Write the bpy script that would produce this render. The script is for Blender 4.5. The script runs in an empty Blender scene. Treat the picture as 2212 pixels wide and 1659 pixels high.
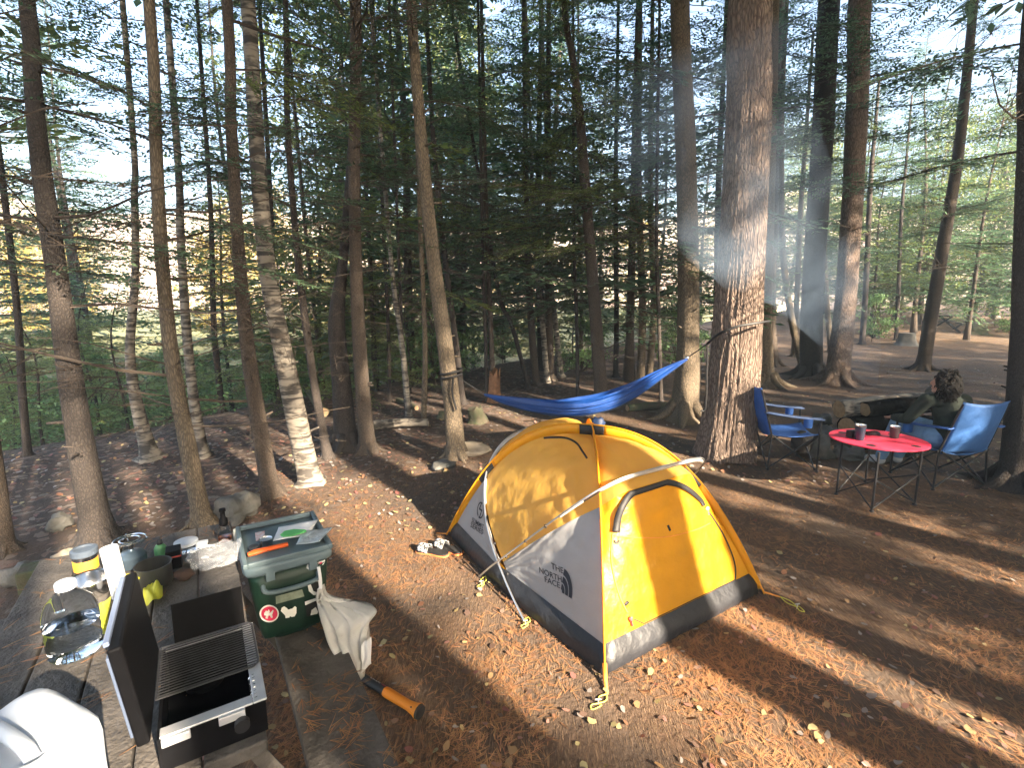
import bpy, bmesh, math, random
import numpy as np
from mathutils import Vector, Matrix, noise
from mathutils.bvhtree import BVHTree

# ------------------------------------------------------------------ camera
S = bpy.context.scene
C = S.collection
R = math.radians
FPX, CU, CV, PIT, EYE = 1090., 1106., 829.5, R(9.9), 1.9
cd = bpy.data.cameras.new('camera'); cam = bpy.data.objects.new('camera', cd); C.objects.link(cam)
cam.location = (0, 0, EYE); cam.rotation_euler = (R(90)-PIT, 0, 0)
cd.sensor_fit = 'HORIZONTAL'; cd.sensor_width = 36; cd.lens = FPX/2212*36
cd.clip_start = .05; cd.clip_end = 3000
S.camera = cam
# ------------------------------------------------------------------ light
SUN_EL = R(27); SH = Vector((.67, -.742)).normalized()
SUN = Vector((SH.x*math.cos(SUN_EL), SH.y*math.cos(SUN_EL), math.sin(SUN_EL)))
w = bpy.data.worlds.new('World'); S.world = w; w.use_nodes = True
nt = w.node_tree; bg = nt.nodes['Background']
sk = nt.nodes.new('ShaderNodeTexSky'); sk.sky_type = 'NISHITA'; sk.sun_disc = False
sk.sun_elevation = SUN_EL; sk.sun_rotation = math.atan2(SH.x, SH.y)
sk.air_density = 1.0; sk.dust_density = 5.; sk.ozone_density = 1.
nt.links.new(sk.outputs[0], bg.inputs[0]); bg.inputs[1].default_value = .10
sl = bpy.data.lights.new('sun', 'SUN'); sl.energy = 5.0; sl.angle = R(.6); sl.color = (1, .84, .64)
so = bpy.data.objects.new('sun', sl); C.objects.link(so); so.location = SUN*40
so.rotation_euler = SUN.to_track_quat('Z', 'Y').to_euler()
S.view_settings.view_transform = 'Standard'; S.view_settings.look = 'None'
S.view_settings.exposure = 2.95; S.view_settings.gamma = 1
S.render.engine = 'CYCLES'
S.cycles.max_bounces = 7; S.cycles.diffuse_bounces = 3; S.cycles.transmission_bounces = 5
S.cycles.transparent_max_bounces = 8; S.cycles.volume_bounces = 0
S.cycles.sample_clamp_indirect = 4

# ------------------------------------------------------------------ picture <-> place
cp, sp = math.cos(PIT), math.sin(PIT)
def ray(u, v):
    x = (u-CU)/FPX; y = (CV-v)/FPX
    return Vector((x, cp+y*sp, y*cp-sp))
def Wz(u, v, z=0.):
    r = ray(u, v); k = (z-EYE)/r.z
    return Vector((r.x*k, r.y*k, z))
def WY(u, v, Y):
    r = ray(u, v); k = Y/r.y
    return Vector((r.x*k, Y, EYE+r.z*k))
def sm(t): t = min(1, max(0, t)); return t*t*(3-2*t)
def gz(x, y):
    s2 = -.8*x+.6*y
    z = -1.7*sm((s2-7.6)/9)
    d = math.hypot(x, y)
    fl = sm((math.hypot(x-4, y-5.2)-2.6)/2); k = sm((d-3.6)/3)*fl
    z += .10*k*noise.noise((x*.45, y*.45, .3)) + .035*fl*sm((d-3.2)/2)*noise.noise((x*1.7, y*1.7, 5)) + .012*fl*noise.noise((x*4, y*4, 2))
    z += .5*sm((y-.2*x-14)/14)*sm((x-6)/8)
    if d > 60: z += 1.2*noise.noise((x*.02, y*.02, 1))*sm((d-60)/60)
    return z
def G(u, v):
    z = 0
    for i in range(14):
        p = Wz(u, min(max(v, 655), 1659) if v < 655 else v, z); z = .5*z+.5*gz(p.x, p.y)
    p.z = gz(p.x, p.y); return p

# ------------------------------------------------------------------ materials
def _n(nt, t, **k):
    n = nt.nodes.new(t)
    for a, b in k.items(): setattr(n, a, b)
    return n
MATS = {}
def mat(name, col, rough=.6, var=.15, scale=8., bump=0., bscale=40., metal=0., col2=None, trans=0., stretch=(1, 1, 1),
        coat=0., sss=0, island=0., alpha=1., ior=1.45, transmission=0., detail=4, contrast=1.):
    """procedural material: two colours mixed by noise, bump, optional translucency"""
    m = bpy.data.materials.new(name); m.use_nodes = True; nt = m.node_tree; b = nt.nodes['Principled BSDF']
    tc = _n(nt, 'ShaderNodeTexCoord'); mp = _n(nt, 'ShaderNodeMapping'); mp.inputs['Scale'].default_value = stretch
    nt.links.new(tc.outputs['Object'], mp.inputs[0])
    no = _n(nt, 'ShaderNodeTexNoise'); no.inputs['Scale'].default_value = scale; no.inputs['Detail'].default_value = detail
    nt.links.new(mp.outputs[0], no.inputs['Vector'])
    mr = _n(nt, 'ShaderNodeMapRange'); mr.inputs[1].default_value = .5-.2/contrast; mr.inputs[2].default_value = .5+.2/contrast
    nt.links.new(no.outputs['Fac'], mr.inputs[0])
    mx = _n(nt, 'ShaderNodeMix', data_type='RGBA')
    c2 = col2 if col2 else tuple(c*(1-var) for c in col); c1 = col if col2 else tuple(min(1, c*(1+var)) for c in col)
    mx.inputs[6].default_value = (*c1, 1); mx.inputs[7].default_value = (*c2, 1)
    nt.links.new(mr.outputs[0], mx.inputs[0]); out = mx.outputs[2]
    if island:
        ge = _n(nt, 'ShaderNodeNewGeometry'); hs = _n(nt, 'ShaderNodeHueSaturation')
        m1 = _n(nt, 'ShaderNodeMapRange'); m1.inputs[3].default_value = 1-island; m1.inputs[4].default_value = 1+island
        nt.links.new(ge.outputs['Random Per Island'], m1.inputs[0]); nt.links.new(m1.outputs[0], hs.inputs['Value'])
        m2 = _n(nt, 'ShaderNodeMapRange'); m2.inputs[3].default_value = .5-.05*island; m2.inputs[4].default_value = .5+.04*island
        wn = _n(nt, 'ShaderNodeTexWhiteNoise', noise_dimensions='1D'); nt.links.new(ge.outputs['Random Per Island'], wn.inputs['W'])
        nt.links.new(wn.outputs[0], m2.inputs[0]); nt.links.new(m2.outputs[0], hs.inputs['Hue'])
        nt.links.new(out, hs.inputs['Color']); out = hs.outputs[0]
    nt.links.new(out, b.inputs['Base Color'])
    b.inputs['Roughness'].default_value = rough; b.inputs['Metallic'].default_value = metal
    b.inputs['Coat Weight'].default_value = coat; b.inputs['IOR'].default_value = ior
    b.inputs['Transmission Weight'].default_value = transmission; b.inputs['Alpha'].default_value = alpha
    if bump:
        n2 = _n(nt, 'ShaderNodeTexNoise'); n2.inputs['Scale'].default_value = bscale; n2.inputs['Detail'].default_value = 5
        nt.links.new(mp.outputs[0], n2.inputs['Vector']); bp = _n(nt, 'ShaderNodeBump')
        bp.inputs['Strength'].default_value = bump; bp.inputs['Distance'].default_value = .02
        nt.links.new(n2.outputs['Fac'], bp.inputs['Height']); nt.links.new(bp.outputs[0], b.inputs['Normal'])
    if trans:
        tr = _n(nt, 'ShaderNodeBsdfTranslucent'); ms = _n(nt, 'ShaderNodeMixShader'); ms.inputs[0].default_value = trans
        nt.links.new(out, tr.inputs[0]); nt.links.new(b.outputs[0], ms.inputs[1]); nt.links.new(tr.outputs[0], ms.inputs[2])
        nt.links.new(ms.outputs[0], nt.nodes['Material Output'].inputs[0])
    MATS[name] = m; return m

def bark(name, ca, cb, ridge=1., zs=.25, scale=22., bump=.8):
    m = bpy.data.materials.new(name); m.use_nodes = True; nt = m.node_tree; b = nt.nodes['Principled BSDF']
    b.inputs['Roughness'].default_value = .9
    tc = _n(nt, 'ShaderNodeTexCoord'); mp = _n(nt, 'ShaderNodeMapping'); mp.inputs['Scale'].default_value = (1, 1, zs)
    nt.links.new(tc.outputs['Object'], mp.inputs[0])
    n0 = _n(nt, 'ShaderNodeTexNoise'); n0.inputs['Scale'].default_value = 5; n0.inputs['Detail'].default_value = 3
    nt.links.new(mp.outputs[0], n0.inputs['Vector'])
    ad = _n(nt, 'ShaderNodeVectorMath', operation='MULTIPLY_ADD'); ad.inputs[1].default_value = (.12, .12, .12)
    nt.links.new(n0.outputs['Color'], ad.inputs[0]); nt.links.new(mp.outputs[0], ad.inputs[2])
    vo = _n(nt, 'ShaderNodeTexVoronoi', feature='DISTANCE_TO_EDGE'); vo.inputs['Scale'].default_value = scale
    nt.links.new(ad.outputs[0], vo.inputs['Vector'])
    no = _n(nt, 'ShaderNodeTexNoise'); no.inputs['Scale'].default_value = scale*1.6; no.inputs['Detail'].default_value = 6
    nt.links.new(mp.outputs[0], no.inputs['Vector'])
    mr = _n(nt, 'ShaderNodeMapRange'); mr.inputs[2].default_value = .22; nt.links.new(vo.outputs[0], mr.inputs[0])
    mu = _n(nt, 'ShaderNodeMath', operation='MULTIPLY'); nt.links.new(mr.outputs[0], mu.inputs[0]); nt.links.new(no.outputs[0], mu.inputs[1])
    m2 = _n(nt, 'ShaderNodeMapRange'); m2.inputs[1].default_value = .05; m2.inputs[2].default_value = .55; nt.links.new(mu.outputs[0], m2.inputs[0])
    mx = _n(nt, 'ShaderNodeMix', data_type='RGBA'); mx.inputs[6].default_value = (*cb, 1); mx.inputs[7].default_value = (*ca, 1)
    nt.links.new(m2.outputs[0], mx.inputs[0]); nt.links.new(mx.outputs[2], b.inputs['Base Color'])
    bp = _n(nt, 'ShaderNodeBump'); bp.inputs['Strength'].default_value = bump; bp.inputs['Distance'].default_value = .03*ridge
    nt.links.new(mu.outputs[0], bp.inputs['Height']); nt.links.new(bp.outputs[0], b.inputs['Normal'])
    return m

def birch_mat(name):
    m = bpy.data.materials.new(name); m.use_nodes = True; nt = m.node_tree; b = nt.nodes['Principled BSDF']
    b.inputs['Roughness'].default_value = .75
    tc = _n(nt, 'ShaderNodeTexCoord'); mp = _n(nt, 'ShaderNodeMapping'); mp.inputs['Scale'].default_value = (5, 5, 34)
    nt.links.new(tc.outputs['Object'], mp.inputs[0])
    no = _n(nt, 'ShaderNodeTexNoise'); no.inputs['Scale'].default_value = 1; no.inputs['Detail'].default_value = 4
    nt.links.new(mp.outputs[0], no.inputs['Vector'])
    mp2 = _n(nt, 'ShaderNodeMapping'); mp2.inputs['Scale'].default_value = (5, 5, 9); nt.links.new(tc.outputs['Object'], mp2.inputs[0])
    n3 = _n(nt, 'ShaderNodeTexNoise'); n3.inputs['Scale'].default_value = 1; n3.inputs['Detail'].default_value = 3
    nt.links.new(mp2.outputs[0], n3.inputs['Vector'])
    mxm = _n(nt, 'ShaderNodeMath', operation='MINIMUM')
    r1 = _n(nt, 'ShaderNodeMapRange'); r1.inputs[1].default_value = .40; r1.inputs[2].default_value = .52; nt.links.new(no.outputs[0], r1.inputs[0])
    r2 = _n(nt, 'ShaderNodeMapRange'); r2.inputs[1].default_value = .40; r2.inputs[2].default_value = .50; nt.links.new(n3.outputs[0], r2.inputs[0])
    nt.links.new(r1.outputs[0], mxm.inputs[0]); nt.links.new(r2.outputs[0], mxm.inputs[1])
    mx = _n(nt, 'ShaderNodeMix', data_type='RGBA'); mx.inputs[6].default_value = (.045, .038, .032, 1); mx.inputs[7].default_value = (.24, .21, .17, 1)
    nt.links.new(mxm.outputs[0], mx.inputs[0]); nt.links.new(mx.outputs[2], b.inputs['Base Color'])
    bp = _n(nt, 'ShaderNodeBump'); bp.inputs['Strength'].default_value = .5; bp.inputs['Distance'].default_value = .01
    nt.links.new(mxm.outputs[0], bp.inputs['Height']); nt.links.new(bp.outputs[0], b.inputs['Normal'])
    return m

# ------------------------------------------------------------------ mesh builder
class MB:
    def __init__(s): s.v = []; s.f = []; s.m = []; s.mi = 0
    def _add(s, vs, fs):
        o = len(s.v); s.v += [tuple(p) for p in vs]
        for f in fs: s.f.append([i+o for i in f]); s.m.append(s.mi)
    def box(s, c, d, rot=None, taper=1.):
        rot = rot or Matrix.Identity(3); c = Vector(c); vs = []
        for z in (-1, 1):
            t = 1 if z < 0 else taper
            for x, y in ((-1, -1), (1, -1), (1, 1), (-1, 1)):
                vs.append(c+rot@Vector((x*d[0]/2*t, y*d[1]/2*t, z*d[2]/2)))
        s._add(vs, [(3, 2, 1, 0), (4, 5, 6, 7), (0, 1, 5, 4), (1, 2, 6, 5), (2, 3, 7, 6), (3, 0, 4, 7)]); return s
    def tube(s, pts, rad, n=8, caps=True, fn=None):
        pts = [Vector(p) for p in pts]; N = len(pts)
        if not hasattr(rad, '__len__'): rad = [rad]*N
        up = Vector((.13, .21, 1)) if abs((pts[-1]-pts[0]).normalized().z) < .8 else Vector((1, .1, 0))
        vs = []
        for i, p in enumerate(pts):
            t = (pts[min(i+1, N-1)]-pts[max(i-1, 0)]).normalized()
            a = up.cross(t).normalized() if i == 0 else (a0-t*a0.dot(t)).normalized()
            a0 = a; b = t.cross(a)
            for k in range(n):
                th = 2*math.pi*k/n; r = rad[i]*(fn(i/(N-1), th) if fn else 1)
                vs.append(p+(a*math.cos(th)+b*math.sin(th))*r)
        fs = [(i*n+k, i*n+(k+1) % n, (i+1)*n+(k+1) % n, (i+1)*n+k) for i in range(N-1) for k in range(n)]
        if caps: fs += [tuple(range(n))[::-1], tuple((N-1)*n+k for k in range(n))]
        s._add(vs, fs); return s
    def lathe(s, prof, c, n=24, rot=None, caps=True, sx=1., sy=1.):
        rot = rot or Matrix.Identity(3); c = Vector(c); vs = []
        for r, z in prof:
            for k in range(n):
                th = 2*math.pi*k/n; vs.append(c+rot@Vector((r*sx*math.cos(th), r*sy*math.sin(th), z)))
        N = len(prof)
        fs = [(i*n+k, i*n+(k+1) % n, (i+1)*n+(k+1) % n, (i+1)*n+k) for i in range(N-1) for k in range(n)]
        if caps: fs += [tuple(range(n))[::-1], tuple((N-1)*n+k for k in range(n))]
        s._add(vs, fs); return s
    def grid(s, P):
        n, m = len(P), len(P[0])
        s._add([p for r in P for p in r], [(i*m+j, i*m+j+1, (i+1)*m+j+1, (i+1)*m+j) for i in range(n-1) for j in range(m-1)]); return s
    def prism(s, poly, h, c=(0, 0, 0), rot=None):
        rot = rot or Matrix.Identity(3); c = Vector(c); n = len(poly)
        vs = [c+rot@Vector((x, y, 0)) for x, y in poly]+[c+rot@Vector((x, y, h)) for x, y in poly]
        s._add(vs, [tuple(range(n))[::-1], tuple(range(n, 2*n))]+[(k, (k+1) % n, n+(k+1) % n, n+k) for k in range(n)]); return s
    def ell(s, c, r, rot=None, n=14, m=9, jit=0, seed=0):
        rot = rot or Matrix.Identity(3); c = Vector(c); vs = []
        for i in range(m+1):
            ph = math.pi*(i/m-.5)
            for k in range(n):
                th = 2*math.pi*k/n; d = Vector((math.cos(ph)*math.cos(th), math.cos(ph)*math.sin(th), math.sin(ph)))
                q = 1+jit*noise.noise(d*1.6+Vector((seed, seed*.7, 0)))*1.5+jit*.5*noise.noise(d*4+Vector((seed, 0, 3)))
                vs.append(c+rot@Vector((d.x*r[0]*q, d.y*r[1]*q, d.z*r[2]*q)))
        s._add(vs, [(i*n+k, i*n+(k+1) % n, (i+1)*n+(k+1) % n, (i+1)*n+k) for i in range(m) for k in range(n)]); return s

LOC = {}
def setp(o, label=None, cat=None, group=None, kind=None):
    for k, v in (('label', label), ('category', cat), ('group', group), ('kind', kind)):
        if v: o[k] = v
    return o
def empty(name, loc, rz=0., label=None, cat=None, group=None):
    o = bpy.data.objects.new(name, None); C.objects.link(o); o.empty_display_size = .1
    o.location = loc; o.rotation_euler = (0, 0, rz)
    LOC[o.name] = Matrix.Translation(Vector(loc)) @ Matrix.Rotation(rz, 4, 'Z')
    return setp(o, label, cat, group)
def build(name, mb, mats, parent=None, loc=None, smooth=True, bevel=0., world=True, subsurf=0, solid=0., label=None, cat=None, group=None, kind=None, auto=40):
    """links mb as ONE mesh object. Vertices are given in world space and stored relative to the parent / own base."""
    if not isinstance(mats, (list, tuple)): mats = [mats]
    me = bpy.data.meshes.new(name)
    M = LOC[parent.name] if parent else Matrix.Translation(Vector(loc)) if loc is not None else Matrix.Identity(4)
    V = mb.v
    if world:
        iv = M.inverted(); V = [tuple(iv @ Vector(p)) for p in mb.v]
    me.from_pydata(V, [], mb.f)
    for m in mats: me.materials.append(m)
    if len(mats) > 1: me.polygons.foreach_set('material_index', mb.m)
    bm = bmesh.new(); bm.from_mesh(me); bmesh.ops.remove_doubles(bm, verts=bm.verts, dist=1e-5)
    bmesh.ops.recalc_face_normals(bm, faces=bm.faces); bm.to_mesh(me); bm.free()
    if smooth:
        me.polygons.foreach_set('use_smooth', [True]*len(me.polygons))
        if auto and hasattr(me, 'set_sharp_from_angle'): me.set_sharp_from_angle(angle=R(auto))
    o = bpy.data.objects.new(name, me); C.objects.link(o)
    if parent: o.parent = parent; LOC[o.name] = M
    elif loc is not None: o.location = loc; LOC[o.name] = M
    else: LOC[o.name] = M
    if solid: d = o.modifiers.new('s', 'SOLIDIFY'); d.thickness = solid
    if bevel:
        d = o.modifiers.new('b', 'BEVEL'); d.width = bevel; d.segments = 2; d.limit_method = 'ANGLE'; d.angle_limit = R(40)
    if subsurf: d = o.modifiers.new('u', 'SUBSURF'); d.levels = subsurf; d.render_levels = subsurf
    return setp(o, label, cat, group, kind)
def npmesh(name, V, F, mats, mi=None, smooth=False):
    """fast mesh from numpy: V (n,3), F (m,4) or (m,k)"""
    me = bpy.data.meshes.new(name); V = np.asarray(V, np.float32); F = np.asarray(F, np.int32); k = F.shape[1]
    me.vertices.add(len(V)); me.vertices.foreach_set('co', V.ravel())
    me.loops.add(F.size); me.loops.foreach_set('vertex_index', F.ravel())
    me.polygons.add(len(F)); me.polygons.foreach_set('loop_start', np.arange(len(F), dtype=np.int32)*k)
    for m in (mats if isinstance(mats, (list, tuple)) else [mats]): me.materials.append(m)
    if mi is not None: me.polygons.foreach_set('material_index', np.asarray(mi, np.int32))
    me.update(calc_edges=True)
    if smooth: me.polygons.foreach_set('use_smooth', [True]*len(F))
    return me
def basis(x, up=Vector((0, 0, 1))):
    x = Vector(x).normalized(); y = up.cross(x).normalized(); z = x.cross(y)
    return Matrix((x, y, z)).transposed()
def RZ(a): return Matrix.Rotation(a, 3, 'Z')
def spl(pts, n):
    """Catmull-Rom resample"""
    P = [Vector(p) for p in pts]; P = [2*P[0]-P[1]]+P+[2*P[-1]-P[-2]]; out = []
    K = len(P)-3
    for i in range(n):
        t = i/(n-1)*K; j = min(int(t), K-1); t -= j; a, b, c, d = P[j:j+4]
        out.append(.5*((2*b)+(c-a)*t+(2*a-5*b+4*c-d)*t*t+(-a+3*b-3*c+d)*t**3))
    return out
def lerpl(xs, n):
    return [float(np.interp(i/(n-1)*(len(xs)-1), range(len(xs)), xs)) for i in range(n)]
# unseen pines: some read from shadow bands, others added to block light: (distance towards sun, offset across, trunk diameter)
SHADE_PINES = [(6, -1.4, .45), (7, -.24, .34), (7.5, .62, .34), (8.5, -.62, .4), (6, .26, .30), (10, .95, .42), (6.5, 1.25, .3), (5.5, 2.48, .50), (8, 3.15, .36), (6, 4.0, .42), (9.5, 4.2, .42), (7, 4.95, .4), (10, 6.7, .5), (7, 7.4, .5), (9, 8.4, .55), (6, 9.6, .5), (8, 11.2, .6), (5, 13, .5), (7, 8.95, .45), (8, 10.4, .5), (9, 12.2, .5), (6, 14.3, .5), (8, 15.8, .6), (5, 17.6, .5), (1, -2.2, .4), (.5, 7.7, .45), (-2, -5.7, .45), (2.5, 3.15, .3)]
# unseen leafy trees, added and narrowed to block sun lanes: (towards sun, across, kind, width scale, height scale)
SUN_BLOCKERS = [(6, 4.15, 1, .5, .7), (7, .85, 1, .35, .9), (8, -1.7, 0, .55, .9), (9, -3.6, 0, .9, .9), (11, -6.5, 0, 1, 1), (4.2, 5.8, 6, 1.3, 1.3), (12, .75, 2, .3, 1.), (13, 1.2, 2, .2, 1.), (12, 3.8, 2, .34, 1.), (13, -2.9, 2, .6, 1.), (8, 7.6, 1, .5, .9), (4.2, 5.75, 3, .5, .48), (5.2, 6.05, 3, .5, .55), (6, -.85, 3, .42, .75), (6, .62, 3, .36, .75), (7, 9.1, 3, 1., 1.), (8, 11.7, 3, 1.1, 1.), (6, 14., 3, 1.1, 1.), (9, 17, 0, 1., 1.), (12, 12.8, 0, 1., 1.), (13, 15.5, 2, 1., 1.), (11, 19, 0, 1., 1.), (8, 21.5, 0, 1.1, 1.), (10, 25, 2, 1.2, 1.), (13, 22.5, 0, 1.1, 1.), (14, 18, 2, 1., 1.), (14, 10.4, 2, .8, 1.), (3.4, 8.2, 3, .6, .5), (13, 9.6, 0, .6, .8), (22, 6.2, 0, .8, 1.1), (21, -.5, 2, .9, 1.)]
# ------------------------------------------------------------------ tent
m_yel = mat('tent_yellow', (.80, .38, .015), .42, .10, 3, .5, 14, trans=.4, detail=2)
m_crm = mat('tent_pale_yellow', (.84, .50, .10), .45, .08, 3, .5, 12, trans=.5, detail=2)
m_gry = mat('tent_grey', (.33, .33, .335), .45, .06, 4, .3, 10, trans=.2, detail=2)
m_tub = mat('tent_floor_black', (.016, .017, .021), .5, .2, 6, .5, 14)
m_blk = mat('black_webbing', (.015, .014, .014), .6, .2, 40)
m_wht = mat('tent_white_sleeve', (.62, .62, .60), .5, .06, 6, trans=.15)
m_pole = mat('pole_alloy', (.75, .62, .30), .3, .05, metal=.9)
m_slv = mat('pole_silver', (.7, .7, .7), .3, .05, metal=.9)
m_org = mat('orange_piping', (.85, .33, .05), .6, .1, trans=.2)
m_cord = mat('yellow_cord', (.62, .6, .10), .6, .1)
m_ink = mat('black_print', (.02, .022, .03), .7, .1)
m_stk = mat('stake_metal', (.6, .6, .62), .35, .1, metal=.8)
TC = Vector((.549, 3.371)); TTH = 2.138; TW, TL, TH = 1.376, 1.843, 1.022
te = Vector((math.cos(TTH), math.sin(TTH))); tn = Vector((te.y, -te.x))
def TP(s, t, z): q = TC+te*s+tn*t; return Vector((q.x, q.y, z+.004))
def prof(q, n, H): return H*max(0, 1-abs(q)**n)
def pAC(q, k=0.): return TP(q*TL/2*(1-k*.5), q*TW/2*(1-k*.5), prof(q, 2.5, TH)*(1-k))
def pDB(q, k=0.): return TP(-q*TL/2*(1-k*.5), q*TW/2*(1-k*.5), prof(q, 2.5, TH)*(1-k))   # q=-1 at D(back left), +1 at B(front right)
def arch(q, k, sg, s0, s1, H, n3, m, wt, n2, e):
    s = sg*(s0+(s1-s0)*(1-abs(q)**m)); return TP(s*(1-k*.5), math.copysign(abs(q)**e, q)*wt/2*(1-k*.5), H*max(0, 1-abs(q)**n3)**(1/n2)*(1-k))
def pC3(q, k=0.): return arch(q, k, 1, .239, -.639, .912, 3.53, 3.82, 1.426, 1.086, .648)
def pC4(q, k=0.): return arch(q, k, -1, .294, -.69, .852, 1.91, 5.0, 1.439, 1.04, .715)
def cross(f, g, fr, gr, n=200):
    a = [(q, f(q)) for q in np.linspace(*fr, n)]; b = [(q, g(q)) for q in np.linspace(*gr, n)]
    A = np.array([tuple(p) for _, p in a]); B = np.array([tuple(p) for _, p in b])
    D = ((A[:, None]-B[None])**2).sum(-1); i, j = np.unravel_index(D.argmin(), D.shape); return a[i][0], b[j][0]
def zq(f, z, sgn):                                 # parameter where the curve is at height z on side sgn
    lo, hi = .5*sgn, 1.*sgn
    for _ in range(40):
        m = (lo+hi)/2
        if f(m).z > z: lo = m
        else: hi = m
    return lo
tent = empty('dome_tent', TP(0, 0, 0), TTH, 'yellow and grey dome tent with closed arched door standing on bare forest ground', 'tent')
K = .07; TUB = .13
K3 = .028
kk = lambda f: (lambda q: f(q, K if f in (pAC, pDB) else K3))
ac, db, c3, c4 = kk(pAC), kk(pDB), kk(pC3), kk(pC4)
def seg(f, a, b, n): return [f(a+(b-a)*i/(n-1)) for i in range(n)]
def coons(c0, c1, d0, d1, n, sag=.02, wr=.0, seed=0):
    """c0,c1: bottom/top curves (n pts, along u); d0,d1: left/right (along v)"""
    G_ = []
    cen = TP(0, 0, .3)
    for j in range(n):
        v = j/(n-1); row = []
        for i in range(n):
            u = i/(n-1)
            p = (1-v)*c0[i]+v*c1[i]+(1-u)*d0[j]+u*d1[j]-((1-u)*(1-v)*c0[0]+u*(1-v)*c0[-1]+(1-u)*v*c1[0]+u*v*c1[-1])
            b = 16*u*(1-u)*v*(1-v)
            dr = (cen-p).normalized()
            p = p+dr*(sag*b)
            if wr:
                e = min(u, 1-u, v, 1-v)
                p = p+dr*wr*math.sin(26*(u+.3*v)+5*noise.noise((u*3, v*3, seed)))*math.exp(-e*9)*min(1, e*40)
                p = p+dr*wr*.8*noise.noise((u*9, v*9, seed+4))*min(1, e*10)
            row.append(p)
        G_.append(row)
    return G_
N = 41
def avg(a, b): return (a+b)/2
def patch(name, mtl, c0, c1, d0, d1, sag, wr=.004, seed=0, label=None):
    mb = MB(); mb.grid(coons(c0, c1, d0, d1, N, sag, wr, seed))
    o = build(name, mb, mtl, tent, auto=0, label=label)
    bv = BVHTree.FromPolygons([Vector(p) for p in mb.v], mb.f); return o, bv
BV = {}
for sx in (1, -1):                                 # sx=1: front (door end), -1: rear ; st: left / right
    for st in (-1, 1):
        # poles seen from this quarter: corner pole P (corner at front-left etc.), arch F over this end, arch Bk over the other end
        if sx == 1: Pf = ac if st < 0 else db; Ff, Gf = c3, c4; sgP = -1 if st < 0 else 1
        else: Pf = db if st < 0 else ac; Ff, Gf = c4, c3; sgP = -1 if st < 0 else 1
        gP = st; 
        qa, qf = cross(Pf, Ff, (gP*.05, gP*.95), (gP*.02, gP*.8))
        qf2, qg2 = cross(Ff, Gf, (gP*.55, gP*.999), (gP*.55, gP*.999))
        X3 = qa, qf; X34 = qf2, qg2
        q0 = zq(Pf, TUB, gP); qg0 = zq(Gf, TUB, gP); qf0 = zq(Ff, TUB, gP)
        c0 = [Pf(q0).lerp(Gf(qg0), i/(N-1)) for i in range(N)]
        c1 = seg(Ff, qf, qf2, N)
        d0 = seg(Pf, q0, qa, N); d1 = seg(Gf, qg0, qg2, N)
        o, bv = patch('side_panel', m_gry, c0, c1, d0, d1, .015, .006, st+sx*2)
        BV[('side', sx, st)] = bv
for st in (-1, 1):                                 # big pale panels left / right
    A_, D_ = (ac, db) if st < 0 else (db, ac)
    qa, qf = cross(A_, c3, (st*.05, st*.95), (st*.02, st*.8)); qd, qg = cross(D_, c4, (st*.05, st*.95), (st*.02, st*.8))
    q3, q4 = cross(c3, c4, (st*.55, st*.999), (st*.55, st*.999))
    c0 = seg(c3, q3, qf, N); c1 = seg(D_, qd, 0, N)
    d0 = seg(c4, q4, qg, N); d1 = seg(A_, qa, 0, N)
    o, bv = patch('canopy_panel', m_crm, c0, c1, d0, d1, .03, .009, 7+st); BV[('big', st)] = bv
    z3, z4 = zq(c3, TUB, st), zq(c4, TUB, st)
    mb = MB(); a, b, c = c3(q3), c3(z3), c4(z4)
    mb.grid([[a.lerp(b, i/6).lerp(a.lerp(c, i/6), j/6) for j in range(7)] for i in range(7)]); build('gusset', mb, m_yel, tent, auto=0)
for sx in (1, -1):
    Ff = c3 if sx > 0 else c4; L_, R_ = (ac, db) if sx > 0 else (db, ac)
    qa, qf = cross(L_, Ff, (-.05, -.95), (-.02, -.8)); qb, qg = cross(R_, Ff, (.05, .95), (.02, .8))
    c0 = [L_(zq(L_, TUB, -1)).lerp(R_(zq(R_, TUB, 1)), i/(N-1)) for i in range(N)]
    o, bv = patch('door_panel', m_yel, c0, seg(Ff, qf, qg, N), seg(L_, zq(L_, TUB, -1), qa, N), seg(R_, zq(R_, TUB, 1), qb, N), .02, .010, 20+sx)
    BV[('door', sx)] = bv
    apex = ac(0)
    o, bv = patch('roof_panel', m_crm, seg(Ff, qf, qg, N), [apex]*N, seg(L_, qa, 0, N), seg(R_, qb, 0, N), .02, .008, 30+sx)
    BV[('roof', sx)] = bv
# tub: ground perimeter up to the panels
per = [(ac, -1), (c4, -1), (c3, -1), (db, -1), (ac, 1), (c3, 1), (c4, 1), (db, 1)]
order = [(ac, -1), (c4, -1), (c3, -1), (db, -1), (ac, 1), (c3, 1), (c4, 1), (db, 1)]
mb = MB(); rows = []
for i, (f, sg) in enumerate(order):
    g, sg2 = order[(i+1) % 8]
    t0, t1 = f(zq(f, TUB+.004, sg)), g(zq(g, TUB+.004, sg2)); b0, b1 = f(sg*.999), g(sg2*.999)
    for k in range(16):
        u = k/16; tp = t0.lerp(t1, u); bp = b0.lerp(b1, u); bp.z = .006
        col = []
        for j in range(5):
            v = j/4; p = bp.lerp(tp, v); out = (p-TP(0, 0, p.z)).normalized(); wv = noise.noise((i*3+u*5, v*2, 1))
            p += out*(.022*math.sin(math.pi*v)+.014*wv*math.sin(math.pi*max(.15, v))+.004); col.append(p)
        rows.append(col)
rows.append(rows[0])
mb.grid(rows); build('floor_tub', mb, m_tub, tent, auto=0)
mb = MB(); mb._add([r[0] for r in rows[:-1]], [tuple(range(len(rows)-1))]); build('tent_floor', mb, m_tub, tent)
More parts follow.
